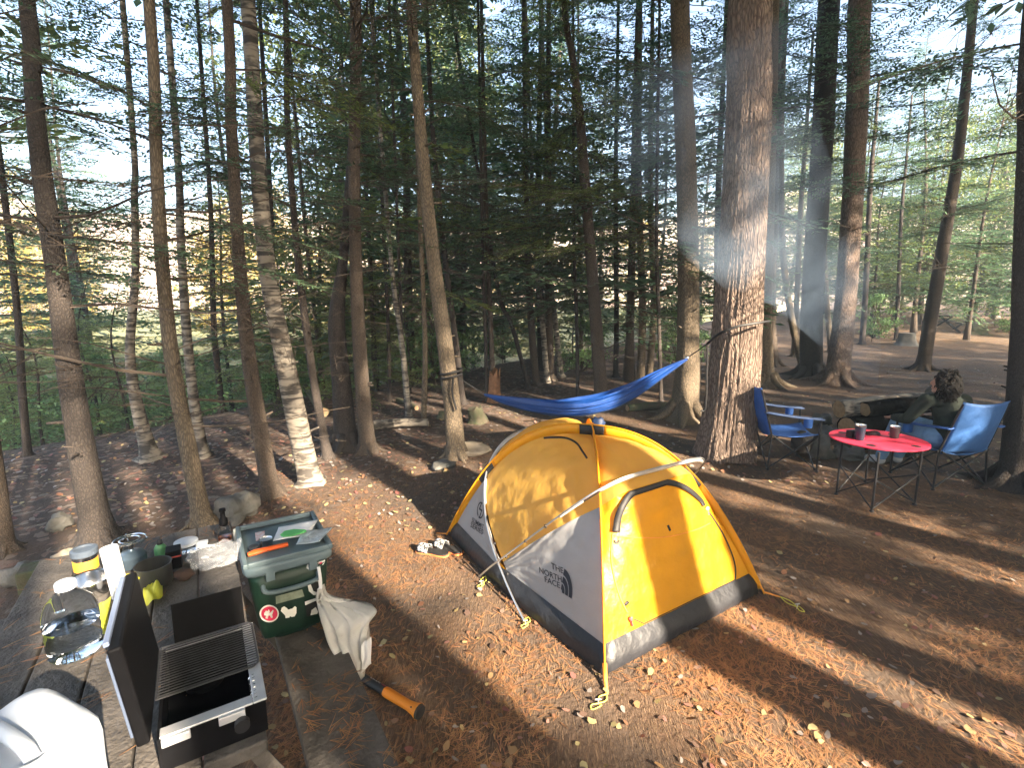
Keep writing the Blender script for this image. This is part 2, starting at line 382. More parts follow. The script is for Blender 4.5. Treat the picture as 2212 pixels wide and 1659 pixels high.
# sleeves: fabric flaps between pole and canopy, poles inside
def flap(name, f, a, b, mtl, n=40, label=None, out=.0):
    mb = MB(); P = []
    for i in range(n):
        q = a+(b-a)*i/(n-1); p = f(q); r = f(q, K if f in (pAC, pDB) else K3); P.append([p, p.lerp(r, .5)+Vector((0, 0, .0)), r])
    mb.grid(P); o = build(name, mb, mtl, tent, auto=0, solid=.003, label=label)
qAF, qFA = cross(pAC, pC3, (-.05, -.95), (-.02, -.8)); qBF, qFB = cross(pDB, pC3, (.05, .95), (.02, .8))
qDG, qGD = cross(pDB, pC4, (-.05, -.95), (-.02, -.8)); qCG, qGC = cross(pAC, pC4, (.05, .95), (.02, .8))
for f, q1, q2 in ((pDB, qDG, qBF), (pAC, qAF, qCG)):
    for a, b, m, nm in ((-.985, q1-.05, m_yel, 'pole_sleeve'), (q1-.05, q1+.045, m_blk, 'sleeve_reinforcement'), (q1+.045, -.075, m_yel, 'pole_sleeve'),
                    (-.075, .075, m_blk, 'sleeve_reinforcement'), (.075, q2-.045, m_yel, 'pole_sleeve'), (q2-.045, q2+.05, m_blk, 'sleeve_reinforcement'), (q2+.05, .985, m_yel, 'pole_sleeve')):
        flap(nm, f, a, b, m, 24)
    mb = MB(); mb.tube([f(q)+Vector((0, 0, .002)) for q in np.linspace(-.998, .998, 60)], .0055, 8); build('tent_pole', mb, m_yel, tent)
for f, q1, q2 in ((pC3, qFA, qFB), (pC4, qGD, qGC)):
    for a, b, m, nm in ((-.72, q1-.05, m_wht, 'arch_sleeve'), (q1-.05, q1+.05, m_blk, 'sleeve_reinforcement'), (q1+.05, q2-.05, m_wht, 'arch_sleeve'),
                        (q2-.05, q2+.05, m_blk, 'sleeve_reinforcement'), (q2+.05, .72, m_wht, 'arch_sleeve')):
        flap(nm, f, a, b, m, 24)
    mb = MB(); mb.tube([f(q)+Vector((0, 0, .001)) for q in np.linspace(-1, 1, 70)], .0058, 8); mb.v = [tuple(TP(0, 0, z)+(Vector(p)-TP(0, 0, z))*(1+.06*max(0, min(1, 1.1-p[2]/.4)))) for p in mb.v for z in (p[2]-.004,)]; build('tent_pole', mb, m_slv, tent)
# clips between the exposed poles and the canopy
for f in (pC3, pC4):
    for q in (-.78, -.86, -.93, .78, .86, .93):
        a, b = f(q), f(q, K3); mb = MB(); mb.tube([a, b], .004, 6); mb.ell(a, (.010, .010, .010), n=8, m=6); build('pole_clip', mb, m_blk, tent)
# decals: laid on the fabric
O_ = Vector((0, 0, EYE))
def cast(bv, u, v, off=.004):
    h = bv.ray_cast(O_, ray(u, v).normalized())
    if h[0] is None:
        return None
    return h[0]-ray(u, v).normalized()*off
def ribbon(name, bv, pts, wd, mtl, parent=tent, n=60, off=.005, label=None):
    P = spl([Vector((a, b, 0)) for a, b in pts], n); W_ = wd if hasattr(wd, '__len__') else [wd, wd]; ws = lerpl(W_, n); rows = []
    for i, p in enumerate(P):
        t = (P[min(i+1, n-1)]-P[max(i-1, 0)]).normalized(); nn = Vector((-t.y, t.x, 0))*ws[i]/2
        r = [cast(bv, p.x+nn.x*k, p.y+nn.y*k, off) for k in (-1, 0, 1)]
        if all(r): rows.append(r)
    mb = MB()
    if len(rows) > 1: mb.grid(rows); return build(name, mb, mtl, parent, auto=0, solid=.0012, label=label)
dv = BV[('door', 1)]
ribbon('door_zip_cover', dv, [(1331, 1150), (1338, 1110), (1362, 1070), (1400, 1048), (1440, 1042), (1480, 1053), (1512, 1078), (1522, 1093)], [17, 15, 14, 13, 10, 6], m_blk, off=.022)
ribbon('door_zip', dv, [(1524, 1095), (1560, 1150), (1584, 1205), (1589, 1245), (1578, 1283), (1540, 1322), (1500, 1341), (1440, 1353), (1400, 1350), (1370, 1338)], [2.6, 2.6], m_blk)
ribbon('door_piping', dv, [(1324, 1152), (1321, 1200), (1326, 1240), (1340, 1290), (1356, 1325)], [3.5, 3.5], m_org)
ribbon('door_seam', dv, [(1325, 1158), (1380, 1162), (1440, 1160), (1500, 1146), (1535, 1130)], [2.2, 2.2], m_org)
ribbon('door_toggle', dv, [(1350, 1308), (1358, 1300)], [7, 7], m_blk, n=4)
ribbon('door_toggle', dv, [(1327, 1168), (1332, 1174), (1338, 1168)], [4, 4], m_blk, n=8)
ribbon('door_toggle', dv, [(1443, 1135), (1448, 1147)], [4.5, 4.5], m_blk, n=6)
for (u, v) in ((1528, 1100), (1363, 1338)):
    p = cast(dv, u, v, .012); mb = MB(); mb.ell(p, (.014, .012, .016), n=10, m=7, jit=.3); mb.tube([p, p+Vector((.008, -.01, -.035))], .005, 6)
    build('zip_pull', mb, m_slv if u > 1500 else mat('red_plastic', (.5, .06, .06), .4), tent)
lb = BV[('big', -1)]
ribbon('window_zip', lb, [(1158, 948), (1190, 945), (1222, 946), (1245, 957), (1258, 975), (1268, 990)], [4.2, 4.2], m_blk)
def textmesh(s, size=1., extrude=0, bold=0):
    cu = bpy.data.curves.new('lettering', 'FONT'); cu.body = s; cu.size = size; cu.offset = bold; cu.resolution_u = 3
    o = bpy.data.objects.new('lettering', cu); C.objects.link(o); dg = bpy.context.evaluated_depsgraph_get(); dg.update()
    me = bpy.data.meshes.new_from_object(o.evaluated_get(dg)); bpy.data.objects.remove(o)
    V = [tuple(v.co) for v in me.vertices]; F_ = [list(p.vertices) for p in me.polygons]
    bpy.data.meshes.remove(me); bpy.data.curves.remove(cu); return V, F_
def decal2d(name, bv, V, F_, org, ex, ey, mtl, parent, off=.004, label=None):
    """V in 2d units -> picture px (origin org, axes ex, ey) -> laid on the surface"""
    P = []
    for x, y, *_ in V:
        q = cast(bv, org[0]+ex[0]*x+ey[0]*y, org[1]+ex[1]*x+ey[1]*y, off)
        if q is None: q = P[-1] if P else cast(bv, org[0], org[1], off) or Vector((0, 0, 0))
        P.append(q)
    mb = MB(); mb._add(P, F_); return build(name, mb, mtl, parent, smooth=False, label=label)
def fit_text(s, wd, bold=0.):
    V, F_ = textmesh(s, 1., 0, bold); xs = [v[0] for v in V]; ys = [v[1] for v in V]; x0, x1, y0, y1 = min(xs), max(xs), min(ys), max(ys)
    return [((x-x0)/(x1-x0)*wd, (y-y0)/(y1-y0), 0) for x, y, z in V], F_
lg = BV[('side', 1, -1)]
def c6(x, y): return ((1900+x/2.765)*.54644, (2150+y/2.765)*.54644)
def d6(x, y, s=.54644/2.765): return (x*s, y*s)
for s, o_, wd in (('THE', (772, 272), 134), ('NORTH', (642, 318), 246), ('FACE', (702, 418), 166)):
    V, F_ = fit_text(s, 1., .012); decal2d('logo_lettering', lg, V, F_, c6(*o_), d6(wd, wd*.44), d6(-4, -66), m_ink, tent)
V = []; F_ = []
for r0, r1 in ((.72, 1.), (.40, .66), (.12, .35)):
    n = 18; b = len(V)
    for i in range(n+1):
        a = math.pi/2*i/n
        for r in (r0, r1): V.append((math.cos(a)*r, math.sin(a)*r, 0))
    F_ += [(b+2*i, b+2*i+1, b+2*i+3, b+2*i+2) for i in range(n)]
decal2d('dome_logo', lg, V, F_, c6(872, 525), d6(122, 78), d6(42, -252), m_ink, tent)
lg2 = BV[('side', -1, -1)]
def c5(x, y): return ((1700+x/2.765)*.54644, (1600+y/2.765)*.54644)
for s, o_, wd in (('SUMMIT', (452, 1283), 128), ('SERIES', (438, 1335), 134)):
    V, F_ = fit_text(s, 1., .006); decal2d('logo_lettering', lg2, V, F_, c5(*o_), d6(wd, wd*.66), d6(12, -50), m_ink, tent, .008)
V = []; F_ = []; n = 28
for i in range(n):
    a = 2*math.pi*i/n
    for r in (.82, 1.): V.append((math.cos(a)*r, math.sin(a)*r, 0))
F_ = [(2*i, 2*i+1, (2*i+3) % (2*n), (2*i+2) % (2*n)) for i in range(n) if i not in (4, 18)]
o = len(V); V += [(-.1, .75, 0), (.25, .9, 0), (-.2, .1, 0), (-.5, .05, 0)]; F_.append((o, o+1, o+2, o+3))
o = len(V); V += [(-.5, .05, 0), (-.45, .28, 0), (.5, .1, 0), (.45, -.12, 0)]; F_.append((o, o+1, o+2, o+3))
o = len(V); V += [(.5, .1, 0), (.2, -.05, 0), (-.25, -.85, 0), (.05, -.8, 0)]; F_.append((o, o+1, o+2, o+3))
decal2d('peak_logo', lg2, V, F_, c5(552, 1155), d6(37, 10), d6(8, -92), m_ink, tent)
# corner webbing, cords and stakes
def cord(u, v, end, loop=.05):
    a = Wz(u, v, .01); mb = MB(); e = Wz(*end, .012); d = (e-a); s = d.cross(Vector((0, 0, 1))).normalized()*.022
    mb.tube(spl([a, a.lerp(e, .5)+s+Vector((0, 0, .008)), e], 12), .0028, 6); mb.tube(spl([a, a.lerp(e, .55)-s, e], 12), .0028, 6)
    mb.tube(spl([e, e+s*1.3+d*.3, e+d*.55+Vector((0, 0, .006)), e-s+d*.2, e], 14), .0026, 6)
    build('guy_cord', mb, m_cord, tent)
    mb = MB(); mb.tube([e+Vector((0, 0, -.05)), e+Vector((0, 0, .03))], .004, 6); mb.ell(e+Vector((0, 0, .03)), (.012, .012, .006), n=10, m=6); build('stake', mb, m_stk, tent)
for f, sg, end in ((pAC, -1, (1292, 1520)), (pDB, 1, (1722, 1312)), (pDB, -1, None), (pC3, -1, (1040, 1262)), (pC4, -1, (1135, 1348))):
    a = f(sg*.97); b = f(sg); out = (b-TP(0, 0, 0)).normalized()
    if f in (pAC, pDB):
        e = b+out*.09; e.z = .012
        mb = MB(); s = out.cross(Vector((0, 0, 1)))*.011; s = s
        mb.grid([[a-s, a+s], [b+Vector((0, 0, .02))-s, b+Vector((0, 0, .02))+s], [e-s*.6, e+s*.6]]); build('corner_webbing', mb, m_org, tent, solid=.003)
        b = e
    if end:
        pu = Vector((b.x, b.y-0, b.z)); e2 = Wz(*end, .012)
        mb = MB(); d = e2-b; s = d.cross(Vector((0, 0, 1))).normalized()*.018
        mb.tube(spl([b, b.lerp(e2, .5)+s, e2], 12), .0028, 6); mb.tube(spl([b, b.lerp(e2, .5)-s, e2], 12), .0028, 6)
        mb.tube(spl([e2, e2+s+d.normalized()*.03, e2+d.normalized()*.05, e2-s, e2], 14), .0025, 6); build('guy_cord', mb, m_cord, tent)
        mb = MB(); mb.tube([e2+Vector((0, 0, -.05)), e2+Vector((0, 0, .02))], .004, 6); mb.tube([e2+Vector((-.014, 0, .02)), e2+Vector((.014, 0, .022))], .004, 6); build('stake', mb, m_stk, tent)
# apex vents
for q, f in ((0, pAC),):
    a = f(0); mb = MB(); mb.lathe([(.001, .012), (.012, .010), (.014, 0), (.012, -.006)], a+Vector((0, 0, .004)), 12); build('apex_knob', mb, m_org, tent)
# ------------------------------------------------------------------ picnic table and what stands on it
m_tab = mat('weathered_table_wood', (.085, .075, .066), .75, .35, 9, .5, 60, stretch=(1, 1, 1), contrast=1.4)
m_dark = mat('dark_steel', (.02, .02, .022), .5, .2)
m_steel = mat('stainless_steel', (.72, .72, .72), .18, .06, metal=1.)
m_alu = mat('brushed_aluminium', (.66, .67, .70), .42, .1, 20, metal=.55)
m_grt = mat('dark_grate', (.10, .10, .11), .4, .2, 30, metal=.6)
m_black = mat('black_enamel', (.006, .006, .007), .5, .2, 30, ior=1.15)
m_wp = mat('white_plastic', (.60, .65, .72), .35, .04, trans=.25)
m_clear = mat('clear_plastic', (.96, .98, 1.), .03, .01, transmission=1., ior=1.12)
m_film = mat('thin_clear_film', (.7, .74, .8), .15, .05, alpha=.24, bump=.6, bscale=25)
m_yp = mat('yellow_plastic', (.62, .62, .06), .45, .08, trans=.3)
m_paper = mat('white_paper', (.75, .75, .75), .7, .03, trans=.2)
DT = Vector((.53, -.848, 0)); NT = Vector((.848, .53, 0)); T0 = Vector((-1.455, 2.455, 0)); TA = math.atan2(DT.y, DT.x)
MT = Matrix((DT, NT, Vector((0, 0, 1)))).transposed()          # local x along the table, y to the right (towards bench)
def TT(a, b, z): return T0+DT*a+NT*b+Vector((0, 0, z))         # b<0 on the table top, >0 outside
pt = empty('picnic_table', TT(.77, -.375, 0), TA, 'weathered grey wooden picnic table covered with camp cooking gear', 'picnic table')
TLN = 1.54
for i in range(5):
    w_ = .143; b = -.005-.0715-i*.149; mb = MB(); mb.box(TT(TLN/2+.004*math.sin(i*5), b, .73), (TLN, w_, .04), MT)
    build('tabletop_board', mb, m_tab, pt, bevel=.005, smooth=False)
for sd, b in (('right', .235), ('left', -.99)):
    mb = MB(); mb.box(TT(.83, b, .39), (2.1, .25, .045), MT); build('bench', mb, m_tab, pt, bevel=.006, smooth=False)
for a in (.28, 1.3):
    for s, b0, b1 in ((1, -.12, .22), (-1, -.64, -.98)):
        mb = MB(); mb.tube([TT(a, b1, .0), TT(a, b0, .71)], .03, 4); build('leg', mb, m_tab, pt, smooth=False)
    mb = MB(); mb.box(TT(a, -.375, .346), (.04, 1.42, .04), MT); build('bench_brace', mb, m_tab, pt, smooth=False)
    mb = MB(); mb.box(TT(a+.045, -.375, .69), (.04, .70, .04), MT); build('top_brace', mb, m_tab, pt, smooth=False)
TZ = .751
def tb(u, v): return Wz(u, v, TZ)

# camp stove
SC = Vector((-.839, 1.473, 0))+DT*.170-NT*.120
def ST(x, y, z): return SC+DT*x+NT*y+Vector((0, 0, z))         # x along table (towards camera), y to the right
sv = empty('camp_stove', ST(0, 0, TZ), TA, 'open black two burner camp stove with silver rim on the picnic table', 'camp stove')
SLx, SWy, Z0, Z1 = .365, .238, TZ+.003, TZ+.095
mb = MB()
mb.box(ST(0, SWy/2-.004, (Z0+Z1)/2), (SLx, .008, Z1-Z0), MT); mb.box(ST(0, -SWy/2+.004, (Z0+Z1)/2), (SLx, .008, Z1-Z0), MT)
mb.box(ST(SLx/2-.004, 0, (Z0+Z1)/2), (.008, SWy-.016, Z1-Z0), MT); mb.box(ST(-SLx/2+.004, 0, (Z0+Z1)/2), (.008, SWy-.016, Z1-Z0), MT)
mb.box(ST(0, 0, Z0+.004), (SLx-.016, SWy-.016, .008), MT); build('stove_body', mb, m_black, sv, bevel=.002, smooth=False)
mb = MB(); t = .032
mb.box(ST(0, SWy/2-t/2+.003, Z1+.003), (SLx+.006, t, .006), MT); mb.box(ST(SLx/2-t/2+.003, -.012, Z1+.0035), (t, SWy-t-.004, .006), MT)
mb.box(ST(-SLx/2+.008, -.012, Z1+.003), (.014, SWy-t-.004, .006), MT)
for i in range(2): mb.box(ST(SLx/2+.008, -.08+.12*i, Z1-.008), (.010, .06, .022), MT)
build('silver_rim', mb, m_alu, sv, bevel=.002, smooth=False)
mb = MB()
mb.tube([ST(x, y, Z1+.010) for x, y in ((-.185, -.125), (-.185, .105), (-.17, .118), (.03, .118), (.045, .105), (.045, -.125), (-.185, -.125))], .0032, 6)
for i in range(19): x = -.175+i*.0118; mb.tube([ST(x, -.125, Z1+.011), ST(x, .116, Z1+.011)], .0019, 5)
build('cooking_grate', mb, m_grt, sv)
for x in (-.07, .12):
    mb = MB(); mb.lathe([(.012, 0), (.05, .004), (.052, .018), (.03, .028), (.001, .03)], ST(x, -.02, Z0+.02), 20); build('burner', mb, m_black, sv)
mb = MB(); pts = []
for i in range(120): a = i*.42; pts.append(ST(.07+i*.0009, .098+.011*math.cos(a), Z1-.006+.011*math.sin(a)))
mb.tube(pts, .002, 5); build('igniter_spring', mb, m_steel, sv)
lean = R(6)
RL = MT @ Matrix.Rotation(lean, 3, 'X')
mb = MB(); hp = ST(0, -SWy/2-.008, Z1+.004); mb.box(hp+RL@Vector((0, -.016, .135)), (SLx+.012, .028, .27), RL); lid = build('stove_lid', mb, m_black, sv, bevel=.006, smooth=False)
mb = MB()
for i in range(3): mb.box(hp+RL@Vector((-.13+.13*i, -.0325, .14)), (.11, .006, .22), RL)
build('lid_outer_panel', mb, mat('grey_blue_plastic', (.10, .13, .2), .4, .1), sv, bevel=.002, smooth=False)
mb = MB(); mb.box(hp+RL@Vector((0, -.032, .272)), (SLx*.9, .012, .012), RL); build('lid_edge', mb, mat('grey_blue_metal', (.16, .2, .3), .35, .1), sv, bevel=.002, smooth=False)
RW = MT @ Matrix.Rotation(R(-14), 3, 'Y')
mb = MB(); mb.box(ST(-SLx/2-.004, .005, Z1+.008)+RW@Vector((0, 0, .06)), (.005, .19, .12), RW); build('wind_screen', mb, m_black, sv, smooth=False)
mb = MB(); mb.tube([ST(SLx/2+.013, .06, Z1-.03), ST(SLx/2+.03, .06, Z1-.03)], .018, 14); build('burner_knob', mb, m_dark, sv)

# water jug
def lathe_thing(name, prof, c, mtl, label, cat, n=28, parts=(), rot=None, sx=1., sy=1., rz=0.):
    r = empty(name, c, rz, label, cat)
    mb = MB(); mb.lathe(prof, c, n, rot, sx=sx, sy=sy); build('body', mb, mtl, r)
    for nm, pf, m in parts: mb = MB(); mb.lathe(pf, c, n, rot, sx=sx, sy=sy); build(nm, mb, m, r)
    return r
c = tb(165, 1408)
jb = [(.03, .001), (.066, .003), (.072, .012), (.070, .03), (.073, .045), (.070, .06), (.073, .075), (.070, .09), (.073, .105), (.072, .15), (.062, .18), (.04, .205), (.024, .22), (.022, .232)]
jug = lathe_thing('water_jug', jb, c, m_clear, 'clear plastic gallon water jug with white cap standing in sunlight', 'water jug', 28,
    [('water', [(.03, .004), (.064, .006), (.069, .02), (.069, .105), (.001, .106)], mat('water_in_jug', (.97, .99, 1.), .0, 0, transmission=1., ior=1.33)),
     ('cap', [(.026, .226), (.028, .228), (.028, .246), (.026, .25), (.001, .251)], m_wp)])
mb = MB(); hx = Vector((-.05, .03, 0)); mb.tube(spl([c+Vector((-.018, .01, .215)), c+hx+Vector((0, 0, .2)), c+hx*1.25+Vector((0, 0, .15)), c+hx*1.2+Vector((0, 0, .12))], 12), .010, 10); build('handle', mb, m_clear, jug)
# steel pot
c = tb(196, 1282); rp = .068
pot = lathe_thing('steel_pot', [(.05, 0), (rp-.004, .002), (rp, .008), (rp, .062), (rp+.004, .064), (rp+.003, .066), (rp-.002, .062), (rp-.003, .010), (.001, .008)], c, m_steel, 'shiny stainless steel pot standing behind the clear water jug', 'pot', 36)
# canister
c = tb(188, 1233)
can = lathe_thing('coffee_canister', [(.04, 0), (.042, .003), (.042, .075)], c, m_steel, 'steel canister with yellow label and dark grey lid', 'canister', 28,
    [('label', [(.0428, .012), (.0430, .013), (.0430, .055), (.0428, .056)], mat('yellow_label', (.8, .5, .03), .5, .3, 18, col2=(.75, .2, .04), contrast=2)),
     ('lid', [(.044, .074), (.047, .077), (.047, .100), (.043, .103), (.034, .103), (.033, .096), (.001, .095)], mat('grey_lid_plastic', (.07, .09, .12), .4, .1))])
# paper roll: leaning slightly
c = tb(262, 1288); rr = Matrix.Rotation(R(-6), 3, 'Y')
roll = empty('paper_towel_roll', c, 0, 'slim white paper towel roll standing beside the black stove lid', 'paper roll')
mb = MB(); mb.lathe([(.027, 0), (.029, .002), (.029, .203), (.028, .205), (.015, .205), (.014, .2), (.014, .01)], c, 24, rr, caps=False); build('paper', mb, m_paper, roll)
mb = MB(); mb.lathe([(.0138, .01), (.0138, .2), (.012, .2), (.012, .01)], c, 20, rr, caps=False); build('core', mb, mat('cardboard', (.18, .12, .07), .8), roll)
# small gas stove
c = tb(288, 1222)
gs = lathe_thing('gas_canister_stove', [(.03, 0), (.05, .003), (.052, .012), (.052, .05), (.04, .064), (.012, .07), (.008, .078)], c, mat('blue_grey_can', (.09, .13, .17), .35, .1, metal=.4),
    'small backpacking burner with round silver pan support on gas canister', 'camp stove')
mb = MB(); mb.tube([c+Vector((0, 0, .076)), c+Vector((0, 0, .105))], [.007, .012], 10); mb.lathe([(.02, .1), (.024, .104), (.02, .11), (.001, .11)], c, 20); build('burner_head', mb, m_dark, gs)
mb = MB()
for k in range(3): a = k*2.094+.3; d = Vector((math.cos(a), math.sin(a), 0)); mb.tube([c+d*.012+Vector((0, 0, .1)), c+d*.058+Vector((0, 0, .116)), c+d*.066+Vector((0, 0, .124))], .0032, 6)
for r_ in (.058, .036): mb.tube([c+Vector((r_*math.cos(a), r_*math.sin(a), .12)) for a in np.linspace(0, 2*math.pi, 32)], .004, 8)
build('pan_support', mb, m_steel, gs)
# dark cooking pot with yellow strap handle
c = tb(336, 1262); r_ = .062
cp_ = lathe_thing('cooking_pot', [(.05, 0), (r_-.004, .002), (r_, .01), (r_, .088), (r_+.003, .09), (r_-.002, .089), (r_-.003, .012), (.001, .01)], c, mat('hard_anodised_grey', (.075, .075, .07), .4, .1, metal=.6), 'dark grey cooking pot with yellow wire handle behind the stove', 'pot', 36)
mb = MB(); h0 = c+Vector((-.05, -.03, .062)); mb.tube(spl([h0, h0+Vector((-.02, -.035, .012)), h0+Vector((.015, -.055, .012)), h0+Vector((.035, -.03, 0))], 20), .005, 8); build('handle', mb, m_yp, cp_)
# soap bottle, grinder, box, white tub, bottles
c = tb(349, 1206)
sb = lathe_thing('soap_bottle', [(.02, 0), (.024, .004), (.024, .05), (.018, .062), (.009, .068)], c, mat('green_soap', (.10, .28, .12), .3, .1, trans=.2), 'small green soap bottle with dark cap behind grey pot', 'bottle', 20,
    [('cap', [(.010, .066), (.011, .068), (.011, .084), (.008, .088)], m_dark)])
c = tb(378, 1222); bx = empty('spice_box', c, TA, 'black box with red stripe beside the green soap bottle', 'box')
mb = MB(); mb.box(c+Vector((0, 0, .04)), (.07, .055, .08), MT); build('box_body', mb, m_black, bx, bevel=.003, smooth=False)
mb = MB(); mb.box(c+DT*.0+Vector((0, 0, .055)), (.0715, .0565, .006), MT); build('stripe', mb, mat('red_stripe', (.5, .06, .04), .5), bx, smooth=False)
c = tb(398, 1252); cl = MB(); cl.ell(c+Vector((0, 0, .022)), (.035, .03, .024), jit=.25, seed=3); build('cloth_bundle', cl, mat('brown_cloth', (.06, .035, .025), .9, .3), loc=c, label='crumpled brown cloth bundle in front of the black box', cat='cloth')
c = tb(404, 1190)
wt = lathe_thing('plastic_tub', [(.035, 0), (.042, .003), (.044, .035)], c, m_clear, 'low clear food tub with white lid at far table edge', 'food tub', 24, [('lid', [(.047, .034), (.048, .036), (.048, .048), (.044, .05), (.001, .05)], m_wp)])
c = tb(437, 1184); lt = empty('headlamp', c, 0, 'small white and black headlamp lying beside the tub', 'headlamp')
mb = MB(); mb.box(c+Vector((0, 0, .02)), (.05, .028, .028), RZ(.4)); build('lamp_housing', mb, m_wp, lt, bevel=.004)
mb = MB(); mb.tube(spl([c+Vector((.025, 0, .02)), c+Vector((.06, .02, .012)), c+Vector((.075, -.02, .008)), c+Vector((.03, -.02, .008))], 16), .006, 6); build('strap', mb, m_blk, lt)
c = tb(487, 1170); gb = empty('oil_bottle', c, 0, 'clear glass bottle with tall black pourer near far table corner', 'bottle')
mb = MB(); mb.lathe([(.022, 0), (.028, .003), (.028, .05), (.02, .075), (.014, .085)], c, 22); build('glass', mb, m_clear, gb)
mb = MB(); mb.lathe([(.024, .004), (.0255, .006), (.0255, .028), (.001, .029)], c, 22); build('oil', mb, mat('amber_oil', (.25, .07, .02), .1, .1, transmission=.5), gb)
mb = MB(); mb.lathe([(.015, .082), (.020, .088), (.018, .115), (.011, .125), (.010, .15), (.014, .152), (.014, .164), (.001, .165)], c, 22); build('pourer', mb, m_black, gb)
c = tb(511, 1168); mb = MB(); mb.lathe([(.010, 0), (.011, .002), (.011, .055), (.007, .06), (.001, .06)], c, 14); build('lip_balm_tube', mb, mat('cream_plastic', (.5, .5, .42), .4), loc=c, label='narrow cream tube standing right of the oil bottle', cat='tube')
# zip bag
c = tb(468, 1225); rows = []
for i in range(26):
    row = []
    for j in range(26):
        u, v = i/25, j/25; p = c+NT*((u-.5)*.20)+DT*((v-.5)*.05)+Vector((0, 0, .012+.085*(1-v)**1.2))
        p += Vector((noise.noise((u*4, v*4, 1)), noise.noise((u*4, v*4, 7)), noise.noise((u*5, v*5, 3))*1.0))*.022; p.z = max(p.z, TZ+.004); row.append(p)
    rows.append(row)
mb = MB(); mb.grid(rows); zb = build('zip_bag', mb, m_film, loc=c, auto=0, label='crumpled transparent zip bag lying between bottles and cooler', cat='bag')
mb = MB(); mb.grid([[rows[i][j]+Vector((0, -.004, .004)) for j in (2, 3, 4)] for i in range(3, 14)]); build('label_strip', mb, m_paper, zb)
# blue-white small cup
c = tb(505, 1330); cu_ = empty('dip_cup', c, 0, 'small clear plastic dip cup beside the wind screen', 'cup')
mb = MB(); mb.lathe([(.016, 0), (.018, .001), (.024, .03), (.0265, .031), (.0235, .029), (.0165, .003), (.001, .003)], c, 24); build('cup_wall', mb, mat('frosted_plastic', (.6, .66, .8), .3, .05, trans=.4), cu_)
# yellow sheets
for (pts, lb_) in (([(352, 1262), (310, 1246+20), (312, 1318), (352, 1300)], 'yellow plastic bag crumpled behind the wind screen'), ([(243, 1300), (197, 1330), (200, 1372), (232, 1382)], 'yellow plastic sheet under the stove lid')):
    P = [tb(*p)+Vector((0, 0, .012)) for p in pts]; rows = []
    for i in range(14):
        rows.append([])
        for j in range(14):
            u, v = i/13, j/13; p = P[0].lerp(P[1], u).lerp(P[3].lerp(P[2], u), v)
            p.z = TZ+.006+.045*abs(noise.noise((u*2.5, v*2.5, P[0].x*5)))+.03*math.sin(u*3.1)*math.sin(v*3.1); rows[-1].append(p)
    mb = MB(); mb.grid(rows); build('yellow_bag', mb, m_yp, loc=P[0], auto=0, label=lb_, cat='bag')
# white water container (cube jug)
c = Wz(30, 1640, .95); c.z = TZ
wc = empty('water_container', c, 0, 'big white translucent water container at the bottom left corner', 'water container')
Rw = RZ(R(-24))
bm = bmesh.new(); bmesh.ops.create_cube(bm, size=1)
mb = MB(); nn = 16
def rbox(c, d, p=6., Rm=Matrix.Identity(3), n=28, m=18, fn=None):
    vs = []
    for i in range(m+1):
        ph = math.pi*(i/m-.5)
        for k in range(n):
            th = 2*math.pi*k/n; x, y, z = math.cos(ph)*math.cos(th), math.cos(ph)*math.sin(th), math.sin(ph)
            L = (abs(x)**p+abs(y)**p+abs(z)**p)**(-1/p); q = Vector((x*L*d[0]/2, y*L*d[1]/2, z*L*d[2]/2))
            if fn: q = fn(q)
            vs.append(c+Rm@q)
    mb = MB(); mb._add(vs, [(i*n+k, i*n+(k+1) % n, (i+1)*n+(k+1) % n, (i+1)*n+k) for i in range(m) for k in range(n)]); return mb
def dent(q):
    if q.z > .06: q.z -= .035*math.exp(-((q.y)/.035)**2)*(1 if abs(q.x) < .09 else .3)
    q.x *= 1-.06*math.cos(q.z*18); return q
build('container_wall', rbox(c+Vector((0, 0, .131)), (.25, .23, .26), 9, Rw, 40, 26, dent), m_wp, wc, auto=0)
mb = MB(); mb.tube(spl([c+Rw@Vector((-.085, 0, .235)), c+Rw@Vector((-.06, 0, .252)), c+Rw@Vector((.05, 0, .252)), c+Rw@Vector((.085, 0, .235))], 14), .014, 12); build('handle', mb, m_wp, wc)
mb = MB(); mb.lathe([(.026, .25), (.027, .253), (.027, .272), (.001, .274)], c+Rw@Vector((-.09, -.07, 0)), 20); build('cap', mb, m_wp, wc)
bm.free()

# ------------------------------------------------------------------ cooler on the bench
m_cg = mat('cooler_green', (.004, .023, .014), .5, .15, 5); m_cl = mat('cooler_grey_lid', (.10, .14, .155), .5, .08)
CC = Vector((-1.057, 2.168, 0)); BZ = .4535
def CO(x, y, z): return CC+DT*x+NT*y+Vector((0, 0, z))
co = empty('cooler', CO(0, 0, BZ-.04), TA, 'dark green cooler with grey lid and stickers standing on the bench', 'cooler')
def taper(q): k = .80+.20*(q.z+.15)/.30; q.x *= .96+.04*(q.z+.15)/.30; q.y *= k; return q
cb = rbox(CO(0, 0, BZ+.13), (.40, .33, .34), 9, MT, 48, 16, taper); body = build('cooler_body', cb, m_cg, co, auto=0)
bvc = BVHTree.FromPolygons([Vector(p) for p in cb.v], cb.f)
mb = rbox(CO(0, 0, BZ+.318), (.43, .36, .05), 12, MT, 48, 10); build('lid', mb, m_cl, co, auto=0)
mb = MB()
for x, y, dx, dy in ((0, .168, .42, .018), (0, -.168, .42, .018), (.2, 0, .018, .318), (-.2, 0, .018, .318)): mb.box(CO(x, y, BZ+.352), (dx, dy, .022), MT)
build('lid_rim', mb, m_cl, co, bevel=.004, smooth=False)
LZ = BZ+.3435
f0 = .196
